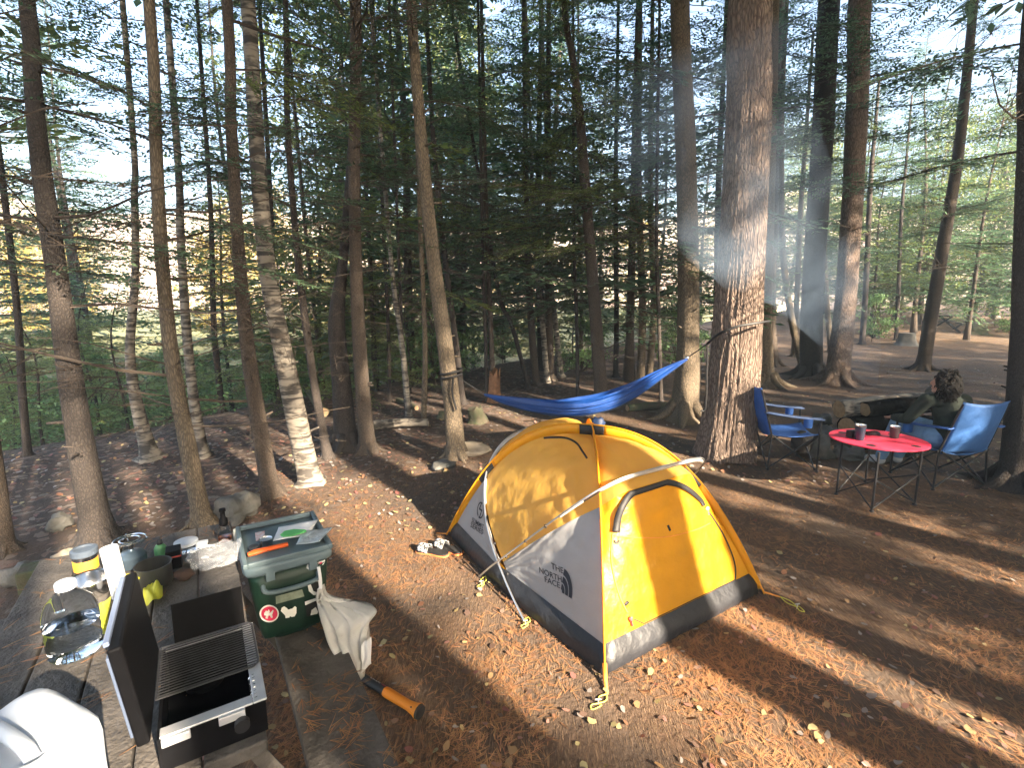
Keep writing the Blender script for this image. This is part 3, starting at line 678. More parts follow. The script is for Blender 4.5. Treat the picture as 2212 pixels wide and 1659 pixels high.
mb = MB(); mb.tube(spl([CO(.175, -.11, BZ+.25), CO(.222, -.10, BZ+.225), CO(.225, 0, BZ+.215), CO(.222, .10, BZ+.225), CO(.175, .11, BZ+.25)], 20), .010, 8); build('handle', mb, m_cl, co)
for y in (-.08, .09): mb = MB(); mb.box(CO(.205, y, BZ+.288), (.02, .035, .045), MT); build('latch', mb, m_cl, co, bevel=.003, smooth=False)
def n3(x, y, ox, oy, sc=1.): return ((ox+x/sc)*.54644, (oy+y/sc)*.54644)
# stickers: outlines read from the photograph's crop (origin 940,2320, scale 3.342)
def st(name, poly, mtl, off=.003, label=None):
    px = [((940+x/3.342)*.54644, (2320+y/3.342)*.54644) for x, y in poly]
    V = [(a, b) for a, b in px]; cx_, cy_ = sum(a for a, _ in V)/len(V), sum(b for _, b in V)/len(V)
    mb = MB(); P = [cast(bvc, a, b, off) for a, b in V]; P = [p for p in P if p]
    if len(P) < 3: return
    cc = cast(bvc, cx_, cy_, off) or P[0]; mb._add([cc]+P, [(0, i+1, (i+1) % len(P)+1) for i in range(len(P))]); build(name, mb, mtl, co, smooth=False, label=label)
def ring(cx, cy, rx, ry, n=24): return [(cx+rx*math.cos(2*math.pi*k/n), cy+ry*math.sin(2*math.pi*k/n)) for k in range(n)]
m_sw = mat('sticker_white', (.72, .72, .68), .5, .03); m_sr = mat('sticker_red', (.6, .03, .09), .5, .05); m_sk = mat('sticker_black', (.02, .02, .02), .5); m_sg = mat('sticker_grey', (.20, .24, .18), .6, .3, 30)
st('round_sticker', ring(415, 358, 128, 115), m_sw); st('sticker_disc', ring(418, 358, 108, 96), m_sr, .0042)
st('sticker_figure', [(350, 350), (372, 318), (395, 325), (410, 298), (425, 330), (415, 350), (445, 352), (468, 305), (472, 320), (455, 372), (462, 410), (440, 415), (425, 380), (400, 388), (395, 425), (365, 420), (375, 385), (345, 380)], m_sw, .0054)
st('animal_sticker', [(568, 322), (580, 280), (612, 262), (650, 285), (665, 305), (720, 290), (755, 258), (775, 275), (775, 350), (750, 395), (715, 402), (690, 392), (680, 410), (632, 418), (625, 380), (595, 350)], m_sw)
st('label_sticker', [(500, 130), (850, 36), (880, 130), (505, 232)], m_sg)
st('shield_sticker', [(915, -60), (1090, -110), (1110, 40), (1070, 108), (1000, 112), (940, 60)], m_sw); st('shield_print', [(960, -40), (1060, -70), (1075, 30), (1040, 75), (1000, 60)], m_sk, .0045)
st('square_sticker', [(882, 195), (1085, 125), (1100, 350), (915, 400)], m_sk); st('sticker_bar', [(886, 200), (1080, 135), (1084, 165), (892, 248)], m_sw, .0045); st('sticker_flame', [(960, 380), (975, 310), (1030, 270), (1060, 330), (1050, 360)], m_sw, .0045)
lp = [(910, 745), (935, 715), (1060, 678), (1075, 700), (1060, 735), (930, 780), (912, 770)]
def cr3(x, y): return ((800+x/2.212-940)*3.342, (1900+y/2.212-2320)*3.342)
st('oval_sticker', [cr3(x, y) for x, y in lp], m_sw)
for i in range(4): x0 = 925+i*33; st('sticker_wave', [cr3(x0, 752-i*10), cr3(x0+20, 742-i*10), cr3(x0+26, 752-i*10), cr3(x0+6, 765-i*10)], m_sr if i % 2 else m_sk, .0045)
# things lying on the lid
def lz(u, v, dz=0.): return Wz(u, v, LZ+dz)
a, b = lz(536, 1205), lz(622, 1182); mb = MB(); mb.tube(spl([a, a.lerp(b, .3)+Vector((0, 0, .004)), b], 10), lerpl([.012, .017, .015, .013], 10), 12)
mb.v = [(x, y, LZ+.002+(z-LZ+.016)*.7) for x, y, z in mb.v]; build('knife_sheath', mb, mat('orange_plastic', (.75, .12, .02), .45, .08), loc=a, label='orange knife in its sheath lying along front of the cooler lid', cat='knife')
c = lz(575, 1180); tin = lathe_thing('food_tin', [(.026, 0), (.027, .001), (.027, .035), (.028, .037), (.0265, .0365), (.026, .033), (.001, .033)], c, m_steel, 'small shiny round tin on the cooler lid', 'tin', 26)
c = lz(549, 1188); mb = MB(); mb.lathe([(.02, 0), (.023, .003), (.023, .014), (.018, .019), (.001, .02)], c, 22); build('black_puck', mb, m_dark, loc=c, label='low dark round tin with glossy cap left of the shiny tin', cat='tin')
def sheet(name, pts, z, mtl, label, cat, amp=.006, parent=None):
    P = [lz(*p, z) for p in pts]; rows = [[None]*10 for _ in range(10)]
    for i in range(10):
        for j in range(10):
            u, v = i/9, j/9; p = P[0].lerp(P[1], u).lerp(P[3].lerp(P[2], u), v); p.z += amp*(1+noise.noise((u*2, v*2, z*50+pts[0][0]))); rows[i][j] = p
    mb = MB(); mb.grid(rows); return build(name, mb, mtl, parent, loc=None if parent else P[0], auto=0, solid=.0008, label=label, cat=cat)
sheet('paper_sheet', [(602, 1142), (688, 1124), (668, 1158), (590, 1172)], .021, m_paper, 'white paper sheet under the green spatula head on cooler', 'paper')
sheet('foil_packet', [(655, 1150), (720, 1142), (690, 1174), (640, 1180)], .026, mat('foil_wrap', (.55, .6, .62), .3, .2, 20, .6, 30, metal=.5), 'crinkled silver packet sticking out over cooler edge', 'packet')
c = lz(634, 1152, .036); poly = [(-.055, -.01), (-.04, -.03), (0, -.034), (.05, -.012), (.056, .0), (.045, .014), (0, .032), (-.04, .026)]
mb = MB(); mb.prism(poly, .006, c, RZ(R(18))); build('green_scraper', mb, mat('green_silicone', (.10, .42, .12), .5, .08), loc=c, bevel=.002, smooth=False, label='green leaf shaped plastic scraper on white paper', cat='scraper')
sheet('red_white_card', [(551, 1152), (572, 1148), (572, 1166), (553, 1170)], .012, mat('card', (.6, .25, .2), .5, .5, 60, col2=(.6, .6, .6)), 'small red and white card on the cooler lid', 'card', .002)
# white bag hanging from cooler
L_ = [(690, 1268), (689, 1290), (700, 1340), (722, 1392), (752, 1440), (772, 1470)]; R_ = [(697, 1266), (708, 1290), (803, 1320), (796, 1352), (792, 1405), (782, 1468)]
yy = [2.02, 2.0, 1.96, 1.93, 1.90, 1.88]; n = 34
LP = spl([WY(u, v, y) for (u, v), y in zip(L_, yy)], n); RP = spl([WY(u, v, y+.05) for (u, v), y in zip(R_, yy)], n); rows = []
for i in range(n):
    v = i/(n-1); row = []
    for j in range(40):
        a = 2*math.pi*j/40; t = .5-.5*math.cos(a); p = LP[i].lerp(RP[i], t); wdt = (RP[i]-LP[i]).length*.28
        p += Vector((-.35, -.93, 0))*(math.sin(a)*wdt+.011*math.sin(a*9+v*5+3*noise.noise((a, v*3, 2)))*min(1, v*5)+.02*noise.noise((math.cos(a)*1.7, math.sin(a)*1.7, v*4))); row.append(p)
    row.append(row[0]); rows.append(row)
mb = MB(); mb.grid(rows); mb._add(rows[-1][:-1], [tuple(range(40))]); hb = build('white_bag', mb, mat('thin_white_bag', (.62, .61, .58), .55, .06, trans=.35, bump=.4, bscale=30), loc=LP[0], auto=0, label='thin white plastic bag tied to the cooler and hanging down', cat='bag')
mb = MB(); mb.tube(spl([WY(688, 1225, 2.03), WY(692, 1250, 2.02), WY(693, 1272, 2.01)], 8), .007, 8); build('bag_knot', mb, m_paper, hb)
rows = [[WY(780+22*t, 1395+60*s-20*t, 1.9+.03*t)+Vector((0, .02*noise.noise((t*2, s*2, 0)), 0)) for t in np.linspace(0, 1, 8)] for s in np.linspace(0, 1, 10)]
mb = MB(); mb.grid(rows); build('bag_corner', mb, m_paper, hb, auto=0)
# axe
a, b = Wz(735, 1436, .035), Wz(905, 1538, .04); d = (b-a).normalized()
ax = empty('axe', a, 0, 'black and orange handled axe lying on ground beside the bench', 'axe')
def fx(t, r1): return a.lerp(b, t)
mb = MB(); mb.tube([a-d*.18, a, a.lerp(b, .62)], [.019, .021, .021], 14); build('handle', mb, mat('axe_black', (.02, .022, .025), .45, .1), ax)
mb = MB(); mb.tube([a.lerp(b, .60), a.lerp(b, .64), a.lerp(b, .88), a.lerp(b, .94), b], [.0215, .0235, .022, .026, .036], 14); gp = build('grip', mb, mat('axe_orange', (.82, .27, .02), .5, .08), ax)
mb = MB(); mb.tube([b, b+d*.010], [.035, .030], 14); mb.ell(a.lerp(b, .935)+Vector((-.006, -.018, .022)), (.004, .004, .003), n=8, m=6); build('grip_end', mb, m_blk, ax)
h = a-d*.2; s_ = d.cross(Vector((0, 0, 1))); mb = MB(); mb._add([h+d*.04-s_*.03+Vector((0, 0, .02)), h-d*.04-s_*.03+Vector((0, 0, .02)), h-d*.04-s_*.03-Vector((0, 0, .02)), h+d*.04-s_*.03-Vector((0, 0, .02)),
    h+d*.06+s_*.13, h-d*.06+s_*.13], [(0, 1, 2, 3), (0, 4, 5, 1), (3, 2, 5, 4), (0, 3, 4), (1, 5, 2)]); build('axe_head', mb, m_dark, ax, smooth=False)
ah = MB(); ah.tube([a, a.lerp(b, .62)], .0212, 14); bva = BVHTree.FromPolygons([Vector(p) for p in ah.v], ah.f)
V, F_ = fit_text('FISKARS', 1., .01); decal2d('handle_lettering', bva, V, F_, (800, 1465), (21, 12.5), (1.6, -3.6), m_sw, ax, .002)
V, F_ = fit_text('X25', 1., .01); decal2d('handle_lettering', bva, V, F_, (823, 1478.5), (9, 5.4), (1.4, -3.2), m_sr, ax, .002)
# sandals
def sandal(u, v, rz, lab):
    c = Wz(u, v, .0); r = empty('slide_sandal', c, rz, lab, 'sandal', 'sandals lying beside the tent'); M = RZ(rz)
    out = [(-.13, 0), (-.12, .032), (-.07, .040), (0, .036), (.07, .045), (.115, .032), (.13, 0), (.115, -.034), (.06, -.042), (0, -.034), (-.07, -.038), (-.12, -.030)]
    P = spl([Vector((x, y, 0)) for x, y in out+[out[0]]], 36)[:-1]
    mb = MB(); mb.prism([(p.x*1.04, p.y*1.06) for p in P], .014, c+Vector((0, 0, .004)), M); build('sole', mb, mat('orange_sole', (.55, .18, .06), .6), r, bevel=.003, smooth=False)
    mb = MB(); mb.prism([(p.x, p.y) for p in P], .012, c+Vector((0, 0, .0185)), M); build('footbed', mb, m_blk, r, bevel=.003, smooth=False)
    rows = [[c+M@Vector((-.105+.085*i/5, .046*math.cos(t), .022+(.052-.012*i/5*0)*math.sin(t))) for t in np.linspace(0, math.pi, 14)] for i in range(6)]
    mb = MB(); mb.grid(rows); build('strap', mb, mat('patterned_strap', (.5, .5, .5), .7, .9, 60, col2=(.03, .03, .03), contrast=4), r, auto=0, solid=.006)
sandal(934, 1197, R(-18), 'nearer of two black slide sandals with patterned strap'); sandal(968, 1190, R(-30), 'black slide sandal touching the tent floor edge')

# ------------------------------------------------------------------ hammock
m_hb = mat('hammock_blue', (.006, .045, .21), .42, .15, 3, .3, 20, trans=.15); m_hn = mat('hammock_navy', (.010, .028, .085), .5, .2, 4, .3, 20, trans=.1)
top = [(1046, 851), (1100, 862), (1160, 870), (1220, 872), (1290, 862), (1360, 838), (1420, 806), (1484, 773)]; bot = [(1046, 854), (1100, 876), (1160, 891), (1230, 898), (1300, 890), (1360, 866), (1420, 824), (1486, 777)]
HY = 5.85; n = 70
A_ = spl([WY(u, v, HY-.18*math.sin(math.pi*k/7)) for k, (u, v) in enumerate(top)], n); B_ = spl([WY(u, v, HY) for u, v in bot], n); rows = []; 
for i in range(n):
    t = i/(n-1); dp = .13*math.sin(math.pi*t)**.8+.02; row = []
    for j in range(81):
        a = math.pi*j/80; h = max(.012, (A_[i].z-B_[i].z)); p = Vector((A_[i].x, HY-dp/2*math.cos(a), 0)); p.x = A_[i].x*(1-abs(math.sin(a)))+B_[i].x*abs(math.sin(a))
        p.z = A_[i].z-h*math.sin(a)**.7-0
        f = .013*math.sin(j*.9+5*noise.noise((t*2.2, j*.1, 0)))*min(1, 8*t, 8*(1-t))+.014*noise.noise((t*7, j*.25, 2)); p.y += f; p.z += f*.5; row.append(p)
    rows.append(row)
hm = empty('hammock', B_[n//2], 0, 'blue nylon hammock strung between two trees behind the tent', 'hammock')
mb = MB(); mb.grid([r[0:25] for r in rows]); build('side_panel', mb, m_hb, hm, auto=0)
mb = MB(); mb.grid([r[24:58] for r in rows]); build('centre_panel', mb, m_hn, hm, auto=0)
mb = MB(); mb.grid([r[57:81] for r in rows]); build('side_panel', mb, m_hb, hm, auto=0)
mb = MB(); e0 = A_[0]; mb.tube(spl([e0, WY(1015, 832, 5.85), WY(985, 812, 5.85)], 8), .006, 6); build('suspension_strap', mb, m_blk, hm)
e1 = A_[-1]; mb = MB(); mb.tube(spl([e1, WY(1508, 757, 5.8), WY(1528, 742, 5.7)], 8), .007, 6)
mb.tube(spl([WY(1528, 742, 5.7), WY(1552, 722, 5.45), WY(1590, 706, 5.34), WY(1640, 697, 5.36), WY(1662, 694, 5.5)], 20), .014, 6); mb.tube(spl([WY(1528, 742, 5.7), WY(1527, 800, 5.7), WY(1524, 880, 5.7), WY(1514, 888, 5.7)], 16), .012, 6); build('suspension_strap', mb, m_blk, hm)
mb = MB(); mb.ell(e1, (.03, .02, .02), n=10, m=7); build('carabiner', mb, m_steel, hm)
c = WY(1292, 912, 5.8); mb = MB(); mb.ell(c-Vector((0, 0, .02)), (.085, .06, .085), jit=.3, seed=9); build('stuff_sack', mb, m_hn, hm)
mb = MB()
for dz, r0 in ((0, 0), (.05, .01)):
    q = [WY(975, 812, 5.8)+Vector((.125*math.cos(a), .125*math.sin(a), dz+.03*math.cos(a))) for a in np.linspace(0, 2*math.pi, 24)]; mb.tube(q, .014, 6)
mb.tube(spl([WY(979, 815, 5.66), WY(977, 850, 5.66), WY(986, 885, 5.66)], 8), .014, 6); build('tree_strap', mb, m_blk, hm)

# ------------------------------------------------------------------ camp chairs, table, person
m_fr = mat('black_tube', (.018, .018, .02), .4, .1)
def chair(p, rz, lab, fab, arm, cw=.27):
    r = empty('camp_chair', p, rz, lab, 'camp chair', 'folding camp chairs by the fire'); M = RZ(rz)
    def Q(x, y, z): return Vector(p)+M@Vector((x, y, z))
    for sx in (-1, 1):
        mb = MB(); mb.tube([Q(sx*.29, .26, .015), Q(sx*.29, .25, .60)], .010, 8); mb.ell(Q(sx*.29, .26, .012), (.022, .022, .012), n=8, m=6); build('front_leg', mb, m_fr, r)
        mb = MB(); mb.tube([Q(sx*.30, -.24, .015), Q(sx*.27, -.22, .40), Q(sx*cw, -.36, .90)], .010, 8); mb.ell(Q(sx*.30, -.24, .012), (.022, .022, .012), n=8, m=6); build('back_leg', mb, m_fr, r)
        mb = MB(); mb.tube([Q(sx*.29, .26, .03), Q(sx*.28, -.22, .40)], .009, 8); mb.tube([Q(sx*.30, -.24, .03), Q(sx*.26, .25, .41)], .009, 8); build('side_brace', mb, m_fr, r)
        rows = [[Q(sx*(.25+.07*k/3), y, z-.012*math.sin(math.pi*k/3)) for k in range(4)] for y, z in ((-.31, .66), (-.15, .64), (.0, .62), (.15, .61), (.28, .605))]
        mb = MB(); mb.grid(rows); ar = build('armrest', mb, arm, r, auto=0, solid=.012)
        mb = MB(); mb.lathe([(.036, -.10), (.042, -.09), (.046, 0)], Q(sx*.285, .13, .60), 14); build('cup_holder', mb, fab, ar)
    for y in (.25, -.235):
        mb = MB(); mb.tube([Q(-.29, y, .03), Q(.27, y, .40)], .009, 8); mb.tube([Q(.29, y-.012, .03), Q(-.27, y-.012, .40)], .009, 8); build('cross_brace', mb, m_fr, r)
    rows = [[Q(.265*(2*i/13-1), -.235+.50*j/12, .41-.055*math.sin(math.pi*i/13)-.03*math.sin(math.pi*j/12)+.02*(j/12)) for j in range(13)] for i in range(14)]
    mb = MB(); mb.grid(rows); build('seat', mb, fab, r, auto=0, solid=.008)
    rows = []
    for i in range(15):
        x = 2*i/14-1; rows.append([Q(x*(.255+(cw-.25)*j/14), -.225-.145*(j/14)-.06*(1-x*x)*math.sin(math.pi*min(1, j/14*.9+.05)), .37+.55*j/14-.03*(1-x*x)*(j/14)**4) for j in range(15)])
    mb = MB(); mb.grid(rows); build('backrest', mb, fab, r, auto=0, solid=.008)
    return r, Q
fb1 = mat('chair_blue', (.035, .11, .36), .6, .12, 6, .3, 30, trans=.15); fb2 = mat('chair_pale_blue', (.055, .16, .42), .6, .15, 5, .3, 20, trans=.3); arm_m = mat('chair_grey', (.07, .11, .22), .6, .1)
p1 = Wz(1688, 1000, 0); p1.z = 0
ch1, Q1 = chair(p1, R(-100), 'empty blue folding camp chair standing beside the big pine', fb1, arm_m)
mb = MB(); mb.ell(Q1(-.05, .22, .25), (.13, .07, .14), jit=.15, seed=4); build('storage_pouch', mb, m_blk, ch1)
p2 = Vector((4.43, 5.02, 0))
ch2, Q2 = chair(p2, R(8), 'pale blue folding camp chair with a person sitting in it', fb2, fb1, .25)
# red folding table
tc_ = Wz(1893, 1075, 0); tc_.z = 0; tz = .575; tc_ = Vector((3.43, 4.57, 0))
rt = empty('folding_table', tc_, 0, 'oval red folding camp table on thin black crossed legs', 'camp table')
mb = MB(); mb.lathe([(.05, -.012), (.38, -.012), (.40, -.006), (.40, .004), (.385, .008), (.001, .008)], tc_+Vector((0, 0, tz)), 48, sx=1., sy=.92); build('table_top', mb, mat('red_fabric', (.62, .03, .07), .55, .08, 8), rt)
FT = [Vector(q) for q in ((3.14, 4.63, 0), (3.2, 4.23, 0), (3.70, 4.38, 0), (3.64, 4.95, 0))]
for q in FT:
    t_ = tc_.lerp(q, .8); mb = MB(); mb.tube([q+Vector((0, 0, .01)), Vector((q.x, q.y, tz-.02))], .010, 8); mb.ell(q+Vector((0, 0, .012)), (.02, .02, .012), n=8, m=6); build('leg', mb, m_fr, rt)
for i in range(4):
    a, b = FT[i], FT[(i+1) % 4]; mb = MB(); mb.tube([a+Vector((0, 0, .03)), b+Vector((0, 0, .30))], .007, 6); mb.tube([b+Vector((0, 0, .03)), a+Vector((0, 0, .30))], .007, 6); build('cross_brace', mb, m_fr, rt)
for (dx, dy) in ((-.22, -.22), (.16, -.25), (-.2, .2), (.25, .15)):
    mb = MB(); mb.lathe([(.038, 0), (.038, .0015), (.001, .0015)], tc_+Vector((dx, dy, tz+.0085)), 20); build('cup_hole', mb, m_blk, rt)
TOPZ = tz+.0095
def tumbler(u, v, r_, h_, col, lab):
    c = Wz(u, v, TOPZ); r = empty('tumbler', c, 0, lab, 'tumbler', 'steel tumblers on the red table')
    mb = MB(); mb.lathe([(r_*.8, 0), (r_*.84, .002), (r_, h_*.85), (r_, h_*.9)], c, 24); build('cup', mb, mat('tumbler_paint', col, .35, .1, metal=.3), r)
    mb = MB(); mb.lathe([(r_, h_*.9), (r_*1.03, h_*.91), (r_*1.03, h_), (r_*.96, h_), (r_*.93, h_*.93), (.001, h_*.93)], c, 24); build('rim', mb, m_steel, r)
tumbler(1856, 950, .044, .145, (.03, .05, .08), 'taller dark blue steel tumbler on the red table'); tumbler(1931, 946, .042, .115, (.06, .055, .06), 'shorter grey steel tumbler on right of the red table')
c = Wz(1842, 944, TOPZ+.0); cm_ = empty('camera', c, .3, 'black camera lying behind the blue tumbler', 'camera')
mb = MB(); mb.box(c+Vector((0, .0, .035)), (.13, .05, .07), RZ(.3)); build('camera_body', mb, m_blk, cm_, bevel=.008); mb = MB(); mb.tube([c+Vector((0, -.02, .035)), c+Vector((.02, -.09, .035))], .032, 18); build('lens', mb, m_dark, cm_)
c = Wz(1882, 938, TOPZ); mb = MB(); mb.tube([c+Vector((.07*math.cos(a), .05*math.sin(a), .012+.006*math.sin(3*a))) for a in np.linspace(0, 6.28, 30)], .010, 6); build('camera_strap', mb, m_blk, loc=c, label='black strap coiled on red table behind tumblers', cat='strap')

# person: one continuous body (voxel remesh of tapered volumes)
def remesh_body(name, mb, mtl, parent, vox=.012, label=None, iters=4):
    o = build(name, mb, mtl, parent, auto=0, label=label); d = o.modifiers.new('r', 'REMESH'); d.mode = 'VOXEL'; d.voxel_size = vox; d.use_smooth_shade = True
    d = o.modifiers.new('sm', 'SMOOTH'); d.factor = .5; d.iterations = iters; return o
per_ = empty('person', Q2(0, 0, .4), R(8), 'person with dark curly hair in dark green jacket sitting in chair with back to camera', 'person')
skin = mat('skin', (.42, .24, .17), .5, .06, 20); jk = mat('dark_green_jacket', (.022, .030, .022), .85, .25, 14, .4, 30); jn = mat('pale_blue_jeans', (.20, .32, .48), .8, .15, 20, .2, 60); hair = mat('dark_hair', (.006, .004, .003), .85, .4, 30, .9, 70)
def cap(mb, pts, rad, n=14):
    mb.tube(spl(pts, 12), lerpl(rad, 12), n); 
    mb.ell(pts[0], (rad[0],)*3, n=12, m=8); mb.ell(pts[-1], (rad[-1],)*3, n=12, m=8)
LX = -.17                                            # lean towards the person's left
hd = Q2(LX-.05, -.12, 1.06)
pel, wa, chs, sho = Q2(-.03, -.06, .50), Q2(-.05, -.10, .64), Q2(-.10, -.12, .80), Q2(LX+.03, -.13, .91)
shl, shr = Q2(LX-.17, -.08, .885), Q2(LX+.20, -.13, .88); ell_, elr = Q2(-.38, .06, .66), Q2(.27, .05, .66); wl, wr_ = Q2(-.30, .28, .62), Q2(.20, .28, .63)
hips = [Q2(-.10, -.02, .49), Q2(.09, -.02, .49)]; kn = [Q2(-.14, .40, .52), Q2(.10, .42, .52)]; an = [Q2(-.18, .50, .12), Q2(.06, .52, .12)]; toe = [Q2(-.20, .66, .05), Q2(.05, .68, .05)]
mb = MB(); cap(mb, [wa, chs], [.10, .11]); mb.ell(hd, (.072, .088, .108), RZ(R(35))); cap(mb, [sho, hd-Vector((0, 0, .05))], [.055, .052]); cap(mb, [shl, ell_, wl], [.042, .036, .026]); cap(mb, [shr, elr, wr_], [.042, .036, .026])
for k in (0, 1): cap(mb, [hips[k], kn[k]], [.075, .055]); cap(mb, [kn[k], an[k]], [.05, .033]); cap(mb, [an[k]-Vector((0, 0, .04)), toe[k]], [.036, .028])
fd = (RZ(R(35+8))@Vector((0, 1, 0)))
sd = fd.cross(Vector((0, 0, 1)))
mb.ell(hd+fd*.09+Vector((0, 0, -.01)), (.012, .018, .022)); mb.ell(hd+fd*.075+Vector((0, 0, -.055)), (.022, .012, .012)); mb.ell(hd+fd*.055+Vector((0, 0, -.085)), (.03, .03, .025))
for s in (-1, 1): mb.ell(hd+sd*s*.073, (.012, .018, .03))
for wq, el in ((wl, ell_), (wr_, elr)):
    d = (wq-el).normalized(); pm = wq+d*.045; mb.ell(pm, (.04, .045, .018), n=12, m=8); s2 = d.cross(Vector((0, 0, 1))).normalized()
    for k, (of, ln) in enumerate(((-.027, .05), (-.009, .06), (.010, .057), (.027, .045))): b0 = pm+s2*of+d*.035; cap(mb, [b0, b0+d*ln*.6, b0+d*ln+Vector((0, 0, -.02))], [.0095, .009, .0075], 8)
    b0 = pm-s2*.035-d*.01; cap(mb, [b0, b0-s2*.02+d*.02, b0-s2*.025+d*.045], [.011, .010, .009], 8)
body = remesh_body('body', mb, skin, per_, .0075, iters=2)
mb = MB(); cap(mb, [pel, wa, chs, sho-Vector((0, 0, .03))], [.135, .135, .15, .10]); cap(mb, [shl, shr], [.068, .068]); cap(mb, [shl, ell_], [.068, .055]); cap(mb, [ell_, wl], [.055, .042]); cap(mb, [shr, elr], [.068, .055]); cap(mb, [elr, wr_], [.055, .042]); mb.lathe([(.07, -.03), (.068, .03)], sho+Vector((0, 0, .02)), 16)
remesh_body('jacket', mb, jk, per_, .012)
mb = MB(); cap(mb, hips, [.125, .125])
for k in (0, 1): cap(mb, [hips[k], kn[k]], [.098, .072]); cap(mb, [kn[k], an[k]], [.070, .058])
remesh_body('jeans', mb, jn, per_, .012)
for k in (0, 1):
    mb = MB(); d = (toe[k]-an[k]); a = an[k]-Vector((0, 0, .055)); cap(mb, [a, a.lerp(toe[k], .6), toe[k]+d.normalized()*.02-Vector((0, 0, .005))], [.048, .045, .038]); remesh_body('shoe', mb, mat('shoe_white', (.5, .5, .5), .6), per_, .010)
mb = MB(); up = Vector((0, 0, 1)); mb.ell(hd+up*.03-fd*.022, (.095, .10, .105), jit=.18, seed=2, n=20, m=14); mb.ell(hd-fd*.07-up*.05, (.10, .06, .12), jit=.25, seed=5, n=20, m=14)
for k in range(420):
    g_ = random.Random(k); a = g_.uniform(0, 6.28); z_ = g_.uniform(-.17, .125); rr_ = .088*math.sqrt(max(.05, 1-(max(0, z_)/.14)**2)); q = hd-fd*.025+(sd*math.cos(a)+fd*math.sin(a))*rr_+up*(z_+.01)
    if (q-hd).dot(fd) < .045:
        o_ = (q-hd).normalized(); l_ = g_.uniform(.015, .03); t_ = Vector((g_.gauss(0, 1), g_.gauss(0, 1), g_.gauss(-.6, .6))).normalized()
        mb.tube([q-o_*.01, q+o_*.012+t_*l_*.4, q+o_*.004+t_*l_*.9-up*.01, q+o_*.014+t_*l_*.7-up*l_*.8], [.005, .005, .004, .002], 5)
build('hair', mb, hair, per_, auto=0)

# ------------------------------------------------------------------ fire pit
m_rock = mat('grey_stone', (.16, .15, .135), .85, .35, 5, .7, 30, col2=(.07, .07, .06)); m_char = mat('charred_wood', (.006, .006, .006), 1., .5, 20, .8, 30, ior=1.1)
m_birch = birch_mat('birch_bark'); m_wood = mat('cut_wood', (.30, .20, .11), .8, .2, 20)
def rock(u, v, rx, ry, rz_, lab, seed=0, z=None, grp=None, m=None):
    p = G(u, v) if z is None else Wz(u, v, z); c = p+Vector((0, 0, rz_*.55)); mb = MB(); mb.ell(c, (rx, ry, rz_), RZ(seed*1.3), n=22, m=14, jit=.35, seed=seed)
    return build('rock', mb, m or m_rock, loc=p, auto=0, label=lab, cat='rock', group=grp)
fg = 'rocks around the fire pit'
rock(1768, 985, .17, .15, .15, 'rounded grey rock between blue chair and red table', 1, grp=fg); rock(1832, 990, .16, .12, .10, 'flat pale rock under the red table rim', 2, grp=fg); rock(1790, 945, .15, .13, .10, 'dark rock at left edge of the fire pit', 3, grp=fg)
rock(1905, 995, .14, .12, .10, 'rock behind table legs at front of the fire pit', 4, grp=fg); rock(1955, 985, .13, .12, .11, 'rock beside the seated person\'s foot', 5, grp=fg); rock(1775, 915, .13, .12, .10, 'rock under the pale end of the birch log', 6, grp=fg)
def log(p, q, r0, r1, mtl, lab, ends=True, name='log', bend=.02, cat='log', knots=3):
    p = Vector(p); q = Vector(q); r = empty(name, p.lerp(q, .5), 0, lab, cat); m_ = p.lerp(q, .5)+Vector((0, 0, bend))
    mb = MB(); mb.tube(spl([p, m_, q], 14), lerpl([r0, r1], 14), 16, fn=lambda t, th: 1+.06*math.sin(th*3+t*4)+.05*noise.noise((t*6, th, r0*30))); build('bark', mb, mtl, r, auto=50)
    for a, b, rr_ in ((p, q, r0), (q, p, r1)):
        d = (a-b).normalized(); mb = MB(); mb.tube([a-d*.005, a+d*.004], [rr_*.93, rr_*.9], 16); build('cut_end', mb, m_wood, r, smooth=False)
    return r
log(WY(1812, 884, 6.5), WY(2024, 868, 6.6), .125, .12, m_birch, 'thick pale birch log lying across the fire pit'); log(WY(1830, 925, 6.3), WY(2040, 905, 6.7), .15, .14, m_char, 'charred black log lying under the birch log')
log(WY(1868, 884, 6.33), WY(2000, 873, 6.4), .10, .09, m_char, 'dark scorched log resting along the middle of the birch log'); log(WY(1850, 958, 6.1), WY(1990, 945, 6.3), .09, .08, m_char, 'thin charred log at the front of the fire pit')
for i, (u, v) in enumerate(((2032, 845), (2015, 852))):
    p = WY(u, v, 6.6); mb = MB(); mb.ell(p, (.09, .08, .13), jit=.2, seed=i+7); build('rock', mb, m_rock, loc=p, auto=0, label=('upright grey rock at the right end of the birch log', 'smaller pale rock leaning on the birch log end')[i], cat='rock', group=fg)
